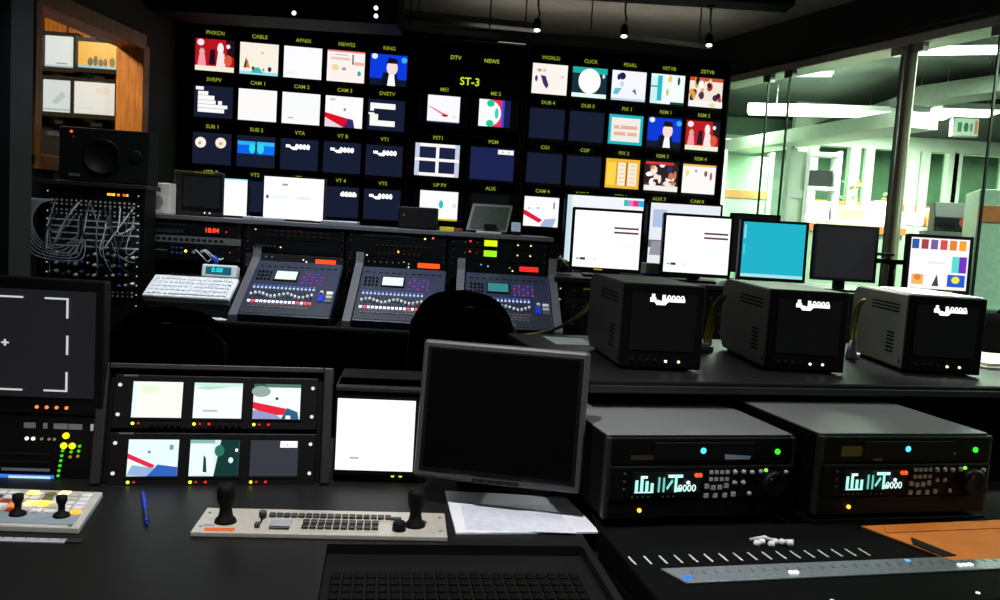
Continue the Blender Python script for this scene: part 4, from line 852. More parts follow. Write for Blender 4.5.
# ------------------------------------------------------------------ office chairs
def chair(label, loc, rz, wd=.46, hb=.5, ztop=1.02):
    o = thing('office_chair', label, 'chair', loc, rz, group='black office chairs')
    # backrest: curved rounded slab
    n, mrow = 14, 12; vs = []; b = MB()
    def pt(u, v, back):
        # u -1..1 across, v 0..1 up; superellipse width
        wv = wd/2*(.86+.14*math.sin(math.pi*min(1, v*1.1)))*((1-((v-.5)/.5)**4)**.36 if v > .5 else 1)
        x = u*wv; y = .05*(u*u) * -1 + .03*math.sin(v*3) + (back*.05*(1-abs(u)**4)*(1-abs(2*v-1)**6))
        return (x, y, ztop-hb+hb*v)
    for back in (0, 1):
        for j in range(mrow+1):
            for i in range(n+1): vs.append(pt(-1+2*i/n, min(.9995, 1-(1-j/mrow)**2), back))
    N = (n+1)*(mrow+1); fs = []
    for j in range(mrow):
        for i in range(n):
            a = j*(n+1)+i; fs.append((a, a+1, a+n+2, a+n+1)); fs.append((N+a, N+a+n+1, N+a+n+2, N+a+1))
    for i in range(n): fs.append((i, N+i, N+i+1, i+1)); a = mrow*(n+1)+i; fs.append((a, a+1, N+a+1, N+a))
    for j in range(mrow): a = j*(n+1); fs.append((a, a+n+1, N+a+n+1, N+a)); a += n; fs.append((a, N+a, N+a+n+1, a+n+1))
    b.add(vs, fs, 0, True); b.build('backrest', FABRIC, o)
    MB().slab([(-.17, ztop-hb*.86), (.17, ztop-hb*.86), (.2, ztop-hb*.6), (.19, ztop-hb*.25), (.12, ztop-hb*.12), (-.12, ztop-hb*.12), (-.19, ztop-hb*.25), (-.2, ztop-hb*.6)], -.035, .02).build('back_shell', BLACK2, o, .012)
    MB().tube([(0, -.03, ztop-hb*.7), (0, -.07, ztop-hb), (0, -.06, .44), (0, .1, .40)], .025, 10).build('back_post', BLACK2, o)
    b = MB(); pts = []
    for i in range(24):
        a = 2*math.pi*i/24; c_, s_ = math.cos(a), math.sin(a); pts.append((.24*math.copysign(abs(c_)**.5, c_), .24+.23*math.copysign(abs(s_)**.5, s_)))
    b.plate(pts, .42, .49).build('seat', FABRIC, o, .02, 3)
    MB().cyl((0, .22, .12), .028, .30, 'z', 14).build('gas_lift', GREYM, o)
    for k in range(5):
        a = 2*math.pi*k/5+.3; e = Vector((.27*math.cos(a), .22+.27*math.sin(a), .075))
        lg = MB().tube([(0, .22, .13), (e.x*.5, .22+(e.y-.22)*.5, .11), tuple(e)], .02, 8).build('leg', BLACK2, o)
        MB().cyl((e.x-.012, e.y, .03), .03, .024, 'x', 12).build('caster', RUBBER, lg)
    for s_ in (-1, 1):
        ar = MB().tube([(s_*.22, .2, .46), (s_*.28, .2, .5), (s_*.28, .2, .65)], .016, 8).build('arm_post', BLACK2, o); MB().box(s_*.28-.03, s_*.28+.03, .06, .32, .65, .68).build('arm_pad', RUBBER, ar, .01)
    return o
q = PY(465, 300, 3.05)
chair('black rounded office chair back in front of the third mixer', (q.x, q.y, 0), -6, .40, .46, PY(465, 290, 3.05).z)
q = PY(172, 315, 2.95)
chair('black office chair back at the left, below the white keyboard', (q.x, q.y, 0), 12, .44, .46, PY(172, 306, 2.95).z)

# ------------------------------------------------------------------ equipment console under the flat screens (middle right)
R2Z = 1.065; q = PY(548, 300, 4.25); R2Y = 3.0
r2 = thing('equipment_desk', 'black equipment desk with rack fronts carrying the row of flat monitors', 'desk', (q.x, q.y, 0), R2Y)
def rw(x, y=0, z=0): return Matrix.Translation((q.x, q.y, 0)) @ Matrix.Rotation(R(R2Y), 4, 'Z') @ Vector((x, y, z))
R2O = q.copy(); R2O.x = .285; r2.location.x = R2O.x
def rw(x, y=0, z=0): return Matrix.Translation((R2O.x, R2O.y, 0)) @ Matrix.Rotation(R(R2Y), 4, 'Z') @ Vector((x, y, z))
R2L = 1.94
MB().box(-.02, R2L, -.02, .95, R2Z-.025, R2Z).build('top_board', CHAR, r2, .004)
MB().box(0, R2L, .06, .92, 0, R2Z-.025).build('carcass', BLACK, r2)
for i in range(4): MB().box(i*.648, i*.648+.03, 0, .06, 0, R2Z-.025).build('upright', BLACK, r2)
for k in range(8): led(r2, .014, -.001, .62+.055*k, .004, 'd0d4dc', .8, 'screw')
for bay in range(3):
    z = R2Z-.03
    for j, h_ in enumerate((.07, .09, .09, .09, .13)):
        z -= h_
        u = thing('rack_unit', 'black rack unit %d down from the desk top in bay %d of the equipment desk' % (j+1, bay+1), 'rack unit', rw(bay*.648+.034, .0, z), R2Y, group='rack units in the equipment desk')
        u['label'] = ('top', 'second', 'third', 'fourth', 'lowest')[j]+' black rack unit under the '+('two white', 'cyan and grey', 'colourful')[bay]+' flat monitors'
        MB().box(0, .60, -.004, .058, .001, h_-.001).build('faceplate', BLACK2 if j % 2 else BLACK, u, .001)
        if bay == 0 and j == 0: bit(u, 'lit_label', .30, -.004, .045, .055, .003, .016, emit('e0d020', 1.0)); bit(u, 'lit_label', .12, -.004, .045, .05, .003, .01, mat('olive_text', '8a9030', .5)); led(u, .45, -.004, .04, .004, 'd02830', 2)
        if bay == 0 and j == 1: screen(u, .41, -.006, -.005, .085, .075, 'b8cce8', [('r', .1, .15, .9, .2, '8090b0'), ('r', .1, .4, .7, .45, '8090b0'), ('r', .1, .65, .8, .7, '8090b0')], .8, 'sticker')
        if bay == 0 and j == 3: bit(u, 'socket_plate', .43, -.004, .05, .075, .006, .055, WHITE, .002); knob(u, .415, -.010, .052, .011, -.006, MATTE, 'socket', 'y')
        for k in range(6): led(u, .05+.05*k, -.004, h_*.5, .0025, ('305030', '503018', '384058')[k % 3], 1.2)
def place_lcd(px, py, Y): return PY(px, py, Y)
scr = [('r', .6, .70, .97, .735, '5a3a48'), ('r', .6, .62, .97, .655, '5a3a48'), ('r', .05, .13, .1, .16, '60b0a8'), ('r', .11, .125, .19, .17, '303840'), ('r', .32, .13, .34, .17, 'c0c0c4'), ('r', .6, .35, .97, .42, 'e8f8fa')]
g5 = 'flat monitors on the equipment desk'
c_ = PY(605, 268, 4.42); lcd('flat_monitor', 'flat monitor with white page and two dark lines, leftmost in the row', (c_.x, c_.y, R2Z), -1, .372, .325, 'fdfdff', scr, 1.15, .014, .03, 2, badge=-.2, group=g5)
c_ = PY(695, 272, 4.45); lcd('flat_monitor', 'flat monitor with white page and two dark lines, second in the row', (c_.x, c_.y, R2Z), -1, .365, .325, 'fdfdff', scr, 1.15, .014, .03, 2, badge=.0, group=g5)
c_ = PY(771, 276, 4.45); lcd('flat_monitor', 'flat monitor with plain cyan desktop', (c_.x, c_.y, R2Z), -1, .352, .318, '20b4cc', [('r', .02, .7, .05, .95, '90e0ec'), ('r', .02, .4, .05, .6, '58cadc'), ('r', 0, 0, 1, .06, 'a8e4ee')], 1.0, .014, .03, 2, badge=.0, group=g5)
c_ = PY(843, 281, 4.42); lcd('flat_monitor', 'flat monitor switched off with dark grey screen', (c_.x, c_.y, R2Z), -2, .325, .29, '222224', (), 1.0, .012, .055, 2, mt=DGREY, group=g5)
col5 = [('r', .02+.16*k, .78, .14+.16*k, .97, c) for k, c in enumerate(('3058a0', 'a04048', '7060a0', 'd05040', 'e08030', 'f0a020'))]+[('r', .72, .34, .84, .66, '58d8c8'), ('r', .84, .34, .97, .66, '7030c0'), ('r', .05, .08, .25, .28, 'f4b060'), ('c', .15, .22, .06, .06, 'e08040'), ('p', [(.4, .06), (.52, .06), (.48, .3)], '404040'), ('r', .66, .06, .96, .3, '2058d0'), ('c', .8, .2, .07, .07, 'f0e040'), ('r', .3, .5, .6, .53, 'f0d8e0')]
c_ = PY(937, 282, 4.25); lcd('flat_monitor', 'flat monitor with colourful picture tiles at the right end of the row', (c_.x, c_.y, R2Z), -4, .315, .29, 'fbf4fb', col5, 1.1, .016, .03, 2, badge=.35, group=g5)
c_ = PY(601, 268, 4.85); lcd('wide_monitor', 'wide white screen with colour bars behind the leftmost white monitor', (c_.x, c_.y, R2Z), -1, .455, .405, 'f4f8fc', [('r', .74, .88, .80, .97, '20c8a0'), ('r', .80, .88, .86, .97, 'e878d8'), ('r', .86, .88, .93, .97, 'f03070'), ('r', .93, .88, 1, .97, '28b0e8'), ('r', 0, 0, .06, 1, 'c8e4ec')], 1.0, .012, .04, 0)
c_ = PY(681, 268, 4.88); lcd('wide_monitor', 'pale blue-white screen behind the second white monitor', (c_.x, c_.y, R2Z), -1, .42, .39, 'eef4fa', [('r', .04, .62, .24, .9, 'b8c8ec'), ('r', .0, .3, .3, .42, '707880'), ('p', [(.02, .18), (.28, .18), (.24, .4), (.05, .4)], '989ca4')], .95, .012, .04, 0)
c_ = PY(752, 262, 4.9); lcd('rear_monitor', 'switched-off black monitor peeking up behind the cyan one', (c_.x, c_.y, R2Z), -2, .28, .34, '121313', (), .6, .012, .05, 0, badge=.1)
# small clutter between the flat monitors
c_ = PY(652, 266, 4.5); o = thing('document_box', 'white and blue paper box between the two white monitors', 'box', (c_.x, c_.y, R2Z), 6)
MB().box(-.05, .05, 0, .08, 0, .03).build('body', BLUE, o, .002); MB().box(-.05, .05, 0, .08, .03, .085).build('cover', PAPER, o, .003)
c_ = PY(562, 262, 4.5); o = thing('cable_bundle', 'white plugs and yellow connectors heaped left of the leftmost white monitor', 'cables', (c_.x, c_.y, R2Z), 0)
for k in range(7):
    a = k*.9; MB().tube([(-.05+.016*k, .02, .01), (-.04+.012*k, -.0, .05+.012*(k % 3)), (-.01+.01*k, .03, .09-.01*k), (.01+.008*k, .05, .02)], .008, 7).build('cable', (WHITEC, LGREY, YELLOW)[k % 3], o)
# monitor arm near the right monitor
c_ = PY(892, 283, 4.38); o = thing('clamp_arm', 'dark metal clamp arm left of the colourful monitor', 'clamp', (c_.x, c_.y, R2Z), -5)
MB().cyl((0, .02, 0), .018, .16, 'z', 12).build('post', DGREY, o); MB().box(-.085, .06, -.01, .05, .16, .185).build('arm', BLACK2, o, .004); MB().box(-.05, .04, -.02, .06, .0, .02).build('clamp', DGREY, o, .003); MB().box(-.09, .0, .0, .04, .20, .215).build('plate', DGREY, o, .002); MB().cyl((-.02, .02, .185), .01, .016, 'z', 10).build('pivot', STEEL, o)

# ------------------------------------------------------------------ right desk: upper shelf with three boxy monitors, tape decks below
DYW = 14.0; DO = Vector((.24, 1.70, 0))
DM = Matrix.Translation(DO) @ Matrix.Rotation(R(DYW), 4, 'Z')
def dw(x, y=0, z=0): return DM @ Vector((x, y, z))
UZ = .955
dk = thing('monitor_desk', 'dark desk with raised shelf carrying the three boxy monitors', 'desk', DO, DYW)
SHELF = mat('shelf_laminate', '171719', .45, 0, .1, 16, spec=.2)
sx0, sy0 = .045, .255
MB().box(sx0, 2.0, sy0, sy0+.80, UZ-.028, UZ).build('upper_shelf', SHELF, dk, .004)
MB().box(sx0, 2.0, sy0-.004, sy0+.004, UZ-.03, UZ-.012).build('shelf_lip', DGREY, dk, .002)
MB().box(-.02, 2.0, -.02, 1.03, .62, .695).build('lower_worktop', BLACK, dk, .005)
MB().box(0, 1.98, .06, .98, 0, .62).build('base_cabinet', BLACK, dk)
MB().box(sx0, sx0+.03, .62, 1.0, .695, UZ-.028).build('shelf_side', BLACK, dk); MB().box(1.9, 1.93, .3, 1.0, .695, UZ-.028).build('shelf_side', BLACK, dk)
MB().box(sx0+.03, 1.9, .96, .99, .695, UZ-.028).build('back_panel', MATTE, dk)
# front ledge carrying the fader panel
MB().box(-.03, 2.0, -.42, -.02, .60, .655).build('front_ledge', BLACK, dk, .005)

# tape decks
VTRTOP = mat('deck_grey_top', '6f7072', .45, .2, .06, 30)
VTRF = mat('deck_front_black', '0b0c0d', .5, 0, .12, 60, spec=.15)
def vtr(label, lx, ly, zt, extra):
    W_, D_, H_ = .427, .42, .186
    o = thing('tape_deck', label, 'tape deck', dw(lx, ly, zt-H_), DYW, group='tape decks below the shelf')
    for fx_ in (.05, W_-.05):
        for fy in (.05, D_-.05): MB().cyl((fx_, fy, 0), .016, .010, 'z', 12).build('foot', RUBBER, o)
    MB().box(0, W_, .014, D_, .01, H_-.004).build('chassis', BLACK, o, .002)
    MB().box(-.001, W_+.001, .012, D_, H_-.004, H_).build('top_cover', VTRTOP, o, .0015)
    for sx_ in (-.004, W_-.008): MB().box(sx_, sx_+.012, .0, .018, .01, H_-.004).build('handle_bar', DGREY, o, .003)
    MB().box(.004, W_-.004, 0, .014, .125, H_-.005).build('upper_front', BLACK, o, .002)
    fp = MB().box(.004, W_-.004, -.006, .014, .052, .123).build('control_front', VTRF, o, .003)
    MB().box(.004, W_-.004, -.002, .014, .012, .050).build('lower_front', BLACK, o, .002)
    MB().box(.10, .33, -.003, 0, .134, .172).build('cassette_flap', BLACK2, o, .002)
    # display with level bars and timecode
    ds = screen(o, .055, -.0085, .066, .15, .045, '040606', [('r', .03+.075*k, .12, .075+.075*k, .12+.7*(.75+.2*math.sin(k*1.7+lx)), 'a8f4e4') for k in range(4)]
        + [('r', .02, .06, .3, .12, 'b8fff0'), ('r', .10, .74, .20, .86, 'e0fff8'), ('r', .36, .1, .39, .8, '68c0b0'), ('r', .43, .1, .46, .78, '68c0b0'), ('p', [(.5, .2), (.58, .6), (.56, .7), (.48, .3)], '80d8c8'), ('r', .5, .78, .72, .92, 'c8fff4'), ('r', .60, .1, .64, .9, 'a0f0e0'), ('t', '0000', .79, .27, .46, 'd8fff8'), ('c', .80, .55, .03, .09, 'f0ffff'), ('r', .62, .14, .70, .32, 'c0fff0')], 1.3, 'display')
    led(o, .195, -.010, .105, .0045, 'ff4820', 2.0, 'mode_lamp'); led(o, .203, -.010, .105, .0045, 'ff4820', 2.0, 'mode_lamp')
    bl = emit('40c0ff', 2.2)
    MB().lathe((.21, -.001, .155), [(.0065, 0), (.0065, -.003), (.003, -.005)], 'y', 12).build('cassette_lamp', bl, o); led(o, .385, -.001, .152, .006, '28e020', 2.2, 'power_lamp'); led(o, .075, -.003, .030, .0045, 'ffb030', 2.5, 'standby_lamp')
    KEY = mat('deck_key_grey', 'a8a9ab', .45)
    for j in range(2):
        for k in range(4): flatk(o, .230+.0125*k, .110-.015*j, .007, .007, KEY)
    for k, (x, z) in enumerate(((.222, .080), (.237, .077), (.252, .078), (.267, .081), (.222, .060), (.243, .060), (.265, .060), (.285, .062))): flatk(o, x, z, .009, .009, KEY)
    for k, (x, z) in enumerate(((.285, .110), (.305, .110), (.325, .109), (.346, .110), (.286, .087), (.306, .087), (.322, .063), (.406, .108))): knob(o, x, -.006, z, .005, -.006, KEY, 'key', 'y', 10)
    led(o, .358, -.006, .113, .004, '70d830', 1.8)
    for k in range(7): knob(o, .055+.012*k+(.02 if k > 3 else 0), -.006, .0585, .003, -.004, DGREY, 'trim_key', 'y', 8)
    for k in range(3): knob(o, .036, -.006, .075+.016*k, .0035, -.004, DGREY, 'trim_key', 'y', 8)
    MB().lathe((.378, -.006, .082), [(.030, 0), (.029, -.012), (.026, -.016), (.018, -.013), (.001, -.013)], 'y', 28).build('jog_wheel', BLACK2, o); knob(o, .366, -.02, .095, .005, -.003, DGREY, 'finger_dimple', 'y')
    extra(o); return o
def flatk(o, x, z, sx_, sz_, mt): return bit(o, 'key', x, -.006, z, sx_, .004, sz_, mt)
def ex1(o): MB().hexa([(.262, -.004, .136), (.318, -.004, .136), (.318, 0, .136), (.262, 0, .136)], [(.260, -.004, .147), (.322, -.004, .143), (.322, 0, .143), (.260, 0, .147)]).build('label_sticker', mat('blue_grey_label', '8f98ac', .6), o); bit(o, 'name_plate', .075, 0, .14, .05, .001, .010, mat('bronze_plate', '3a2c1c', .5))
def ex2(o):
    bit(o, 'yellow_sticker', .075, 0, .150, .055, .001, .022, mat('olive_sticker', '6b5c14', .6)); bit(o, 'grey_sticker', .138, 0, .138, .022, .001, .018, mat('grey_sticker', '6e6c66', .6))
    MB().slab([(.262, .155), (.275, .158), (.29, .150), (.325, .150), (.335, .143), (.30, .140), (.285, .146), (.265, .150)], -.002, 0).build('sticker', PAPER, o)
vtr('left tape deck with teal level display and plain grey top', 0, 0, .888, ex1)
vtr('right tape deck with olive sticker above its level display', .455, -.055, .905, ex2)
# spacer under right deck so it stands level with its neighbour's shelf
o = thing('deck_riser', 'thin black riser under the right tape deck', 'riser', dw(.445, -.048, .695), DYW); MB().box(0, .45, 0, .41, 0, .0235).build('plate', BLACK, o, .002)

# boxy monitors
def crt(label, bx, rz, side, top, D_, paper=False):
    W_, H_ = .21, .220
    o = thing('boxy_monitor', label, 'monitor', (bx[0], bx[1], UZ), rz, group='boxy monitors on the upper shelf')
    for fx_ in (.03, W_-.03):
        for fy in (.04, D_-.04): MB().cyl((fx_, fy, 0), .012, .008, 'z', 10).build('foot', RUBBER, o)
    MB().prism([(.012, .008), (.012, H_), (D_-.03, H_), (D_, H_-.02), (D_, .045), (D_-.04, .008)], 0, W_).build('housing', side, o, .003)
    MB().box(.004, W_-.004, .012, D_-.035, H_, H_+.0015).build('top_cover', top, o)
    MB().box(-.002, W_+.002, -.004, .014, .006, H_+.002).build('front_frame', BLACK, o, .004)
    screen(o, .02, -.0065, .052, W_-.04, H_-.075, '070708', [('r', .27, .86, .36, .94, Wt, 1.5), ('r', .29, .90, .34, 1.0, Wt, 1.5), ('p', [(.32, .88), (.37, .81), (.50, .81), (.55, .87), (.50, .90), (.44, .88), (.38, .90)], Wt, 1.5), ('r', .45, .87, .50, .99, Wt, 1.5), ('r', .50, .87, .80, .93, Wt, 1.5), ('t', '0000', .655, .925, .16, Wt, 1.8)], 1.0)
    fr = MB().box(.012, W_-.012, -.0055, -.004, .012, .045).build('control_strip', BLACK2, o)
    for x in (.118, .152): led(fr, x, -.0055, .026, .0035, 'e8ecb0', 2.2, 'lamp')
    for k in range(4): knob(fr, .03+.02*k, -.0055, .026, .005, -.004, BLACK2, 'knob', 'y')
    gr = MB()
    for j in range(6): gr.box(-.0008, 0, .08, .13, .045+.011*j, .051+.011*j)
    gr.build('side_vent', MATTE, o)
    gr = MB()
    for j in range(3): gr.box(-.0008, 0, .06, .26, H_-.035-.01*j, H_-.030-.01*j)
    gr.build('side_vent', MATTE, o); knob(o, -.0, .03, .03, .005, -.003, DGREY, 'side_screw', 'x')
    MB().box(.05, .16, D_-.002, D_+.01, .07, .16).build('rear_connectors', DGREY, o)
    if paper:  # white sheet paints the light that falls on this top
        p_ = MB(); pts = [(.012, .016), (.07, .006), (.12, .022), (.20, .008), (W_+.006, .02), (W_-.004, .36), (.13, .375), (.05, .355)]
        p_.plate(pts, H_+.002, H_+.0045).build('cover_sheet', PAPER, o, label='white sheet painting the light on the top')
    return o
HS1 = mat('dark_monitor_shell', '2b2b2a', .55, 0, .08, 60, .05); HS2 = mat('grey_monitor_shell', '8a8a80', .55, 0, .06, 60, .05); HS3 = mat('grey_monitor_shell_light', '98988e', .55, 0, .06, 60, .05)
crt('dark boxy monitor, leftmost of three on the upper shelf', (.313, 2.143), 6, HS1, HS1, .42)
crt('grey boxy monitor, middle of three on the upper shelf', (.722, 2.262), 2, HS2, HS2, .44)
crt('grey boxy monitor with light painted white on its top, rightmost of three', (1.150, 2.385), -2, HS3, HS3, .42, True)

# yellow cables
def cable(label, pts, r=.005, mt=YELLOW, group=None):
    o = thing('cable', label, 'cable', pts[0], group=group)
    P0 = Vector(pts[0]); ps = [Vector(p)-P0 for p in pts]
    # smooth
    out = []
    for i in range(len(ps)-1):
        p0, p1, p2, p3 = ps[max(i-1, 0)], ps[i], ps[i+1], ps[min(i+2, len(ps)-1)]
        for t in range(6):
            t_ = t/6; out.append(.5*((2*p1)+(-p0+p2)*t_+(2*p0-5*p1+4*p2-p3)*t_*t_+(-p0+3*p1-3*p2+p3)*t_**3))
    out.append(ps[-1]); MB().tube(out, r, 7).build('sheath', mt, o); return o
cable('yellow cable curving from the desk to the leftmost boxy monitor', [PY(506, 331, 3.76), PY(512, 335, 3.6), PY(534, 334, 3.3), PY(560, 327, 2.9), PY(580, 315, 2.75), PY(588, 306, 2.66), PY(596, 296, 2.60)], .006)
for k in range(3):
    a = PY(704+3*k, 345, 2.62); cable(('left', 'middle', 'right')[k]+' of three yellow cables between the left and middle boxy monitors', [(a.x, a.y, UZ+.006), PY(705+3*k, 338, 2.62), PY(709+3*k, 322, 2.64), PY(714+3*k, 306, 2.64), PY(722+2*k, 296, 2.6)], .0045, group='yellow cables left of the middle boxy monitor')
a = PY(703, 347, 2.58); o = thing('cable_tie_block', 'grey connector block at the foot of the three yellow cables', 'connector', (a.x, a.y, UZ), 10); MB().box(-.03, .03, -.012, .012, 0, .016).build('body', GREYM, o, .003); MB().box(-.02, .02, -.008, .008, .016, .026).build('clip', LGREY, o, .002)
for k in range(2):
    a = PY(851+4*k, 352, 2.66); cable(('left', 'right')[k]+' of two olive cables behind the rightmost boxy monitor', [(a.x, a.y, UZ+.006), PY(851+4*k, 340, 2.66), PY(852+4*k, 322, 2.67), PY(857+3*k, 306, 2.64), PY(863+2*k, 300, 2.55)], .0045, mat('olive_cable', '8a8428', .5), group='olive cables at the rightmost boxy monitor')
a = PY(851, 356, 2.6); o = thing('cable_plug', 'white and grey cable plugs beside the rightmost boxy monitor', 'plug', (a.x, a.y, UZ), 20); MB().lathe((0, 0, 0), [(.016, 0), (.018, .01), (.012, .04), (.006, .06)], 'z', 12).build('strain_relief', GREYC, o); knob(o, .025, .0, .0, .008, .02, WHITE, 'plug')

a = G(556, 338, UZ); b_ = G(588, 346, UZ); o = thing('paper_sheet', 'bluish white paper on the shelf left of the dark boxy monitor', 'paper', (b_.x-.02, b_.y+.02, UZ), 20)
MB().plate([(-.085, 0), (.035, -.03), (.06, .12), (-.06, .16)], 0, .0025).build('sheet', PAPER, o)
# pale binder and dark device right of the rightmost boxy monitor
a = G(985, 366, UZ); o = thing('binder', 'pale cream binder lying right of the rightmost boxy monitor', 'binder', (a.x, a.y, UZ), 8)
MB().box(-.04, .3, -.06, .28, 0, .006).build('cover', LGREY, o, .002); MB().box(-.035, .29, -.055, .27, .006, .016).build('pages', mat('cream_paper', 'd9dac6', .8), o); MB().box(.02, .06, .02, .06, .016, .018).build('label', PAPER, o)
a = PY(1002, 340, 2.75); o = thing('black_bag', 'black padded bag at the right edge of the upper shelf', 'bag', (a.x+.09, a.y+.2, UZ), 5)
b = MB()
b.plate([(-.09, -.06), (-.02, -.085), (.2, -.08), (.26, 0), (.2, .12), (-.06, .12)], 0, .15).build('body', FABRIC, o, .03, 3); MB().tube([(-.02, -.03, .14), (.02, -.04, .19), (.12, -.04, .19), (.16, -.03, .14)], .01, 8).build('handle', FABRIC, o); knob(o, -.085, -.055, .09, .006, .006, STEEL, 'buckle')

# front fader panel (lower right)
FPZ = .655
fp = thing('fader_panel', 'long black fader panel with pale slots and a grey strip at lower right', 'control panel', dw(-.03, -.385, FPZ), DYW)
MB().prism([(0, 0), (0, .034), (.06, .042), (.33, .060), (.33, 0)], 0, 1.6).build('body', mat('panel_black', '060607', .8, 0, .15, spec=.06), fp, .004)
SL = math.atan2(.018, .27)
def fz(y): return .042+(y-.06)*.018/.27
STRIP = mat('brushed_strip', '8f979e', .35, .5, .2, 140)
st_ = MB().hexa([(.075, .095, fz(.095)), (1.55, .095, fz(.095)), (1.55, .150, fz(.15)), (.05, .150, fz(.15))], [(.075, .095, fz(.095)+.004), (1.55, .095, fz(.095)+.004), (1.55, .150, fz(.15)+.004), (.05, .150, fz(.15)+.004)]).build('grey_strip', STRIP, fp, .0012)
for k in range(60):
    x = .10+.024*k
    flat(st_, 'scale_mark', x, .128, fz(.128)+.004, .004, .012, .0006, mat('strip_mark', '5c6468', .5)); 
for x, c, s_ in ((.085, '2878ff', .012), (.29, 'ffffff', .007), (.30, 'ffffff', .007), (.56, '60b0ff', .008), (.655, 'ffffff', .007), (.667, 'ffffff', .007), (.679, 'ffffff', .007)): flat(st_, 'lit_key', x, .112 if c != '60b0ff' else .140, fz(.115)+.004, s_, .008, .003, emit(c, 1.5))
WSLOT = mat('slot_white', 'c4c6c8', .5)
for k in range(17):
    x = .012+.0305*k
    flat(fp, 'fader_slot', x, .192, fz(.192), .0035, .042, .001, WSLOT)
MB().tube([(.0, -.012, .022), (1.6, -.012, .022)], .008, 10).build('front_rail', mat('rail_green_grey', '4d544e', .35, .5), fp)
for k in range(4): led(fp, .012+.3*k, .02, .0375, .004, 'e8ecf0', 1.2, 'screw', 'z', .002)
led(fp, .325, .262, fz(.262)+.002, .0045, 'd8e840', 2.2, 'led', 'z')
for k in range(6):
    x = .29+.014*k; y_ = .232+.006*math.sin(k*2.3); MB().lathe((x, y_, fz(y_)), [(.006, 0), (.007, .006), (.004+.001*(k % 2), .011)], 'z', 10).build('cable_end', WHITE, fp)
MB().tube([(.285, .25, fz(.25)+.004), (.31, .243, fz(.24)+.012), (.34, .236, fz(.236)+.005), (.375, .24, fz(.24)+.004)], .0035, 6).build('cable_end', WHITEC, fp)
# orange envelope lying on the panel
a = dw(.575, -.225, FPZ+.049)
env = thing('envelope', 'orange-brown envelope lying on the fader panel below the right tape deck', 'envelope', a, DYW, 3.5)
MB().plate([(-.03, .14), (.05, -.025), (.55, -.035), (.62, .16)], 0, .004).build('body', ORANGE, env, .001); MB().plate([(.0, .10), (.02, .135), (.60, .152), (.585, .12), (.3, .105)], .004, .006).build('flap', ORANGE, env)
MB().plate([(.02, .045), (.04, .075), (.075, -.01), (.045, -.012)], .0042, .0062).build('tear', MATTE, env, label='dark torn notch')

# ------------------------------------------------------------------ near desk
NYW = 8.0; NO = Vector((-.832, 1.79, 0)); NZ = .69
NMX = Matrix.Translation(NO) @ Matrix.Rotation(R(NYW), 4, 'Z')
def nw(x, y=0, z=0): return NMX @ Vector((x, y, z))
nd = thing('near_desk', 'near charcoal desk with a sunken dark key tray', 'desk', NO, NYW)
# top with a recess: four slabs around the tray, one mesh
tx0, tx1, ty0, ty1 = .498, .985, -.62, -.325
b = MB(); b.plate([(-.75, ty1), (1.0, ty1), (1.0, -.1), (.90, .45), (-.75, .45)], NZ-.03, NZ).box(-.75, tx0, ty0, ty1, NZ-.03, NZ).box(tx1, 1.0, ty0, ty1, NZ-.03, NZ).box(-.75, 1.0, -.72, ty0, NZ-.03, NZ)
b.build('desk_top', CHAR, nd)
MB().box(tx0, tx1, ty0, ty1, NZ-.05, NZ-.02).build('tray', MATTE, nd)
MB().box(-.72, .86, -.55, .42, 0, NZ-.05).build('pedestal', BLACK, nd)
DKEY = mat('dark_key', '060505', .7, 0, .3, spec=.1)
for j in range(7):
    for k in range(22): flat(nd, 'tray_key', tx0+.022+.0203*k, ty0+.025+.028*j, NZ-.02, .016, .02, .006, DKEY, .002)
for x, y in ((.563, -.60), (.60, -.58)): flat(nd, 'lit_key', tx0+.07+x-.563, y, NZ-.013, .008, .014, .004, GREYM)

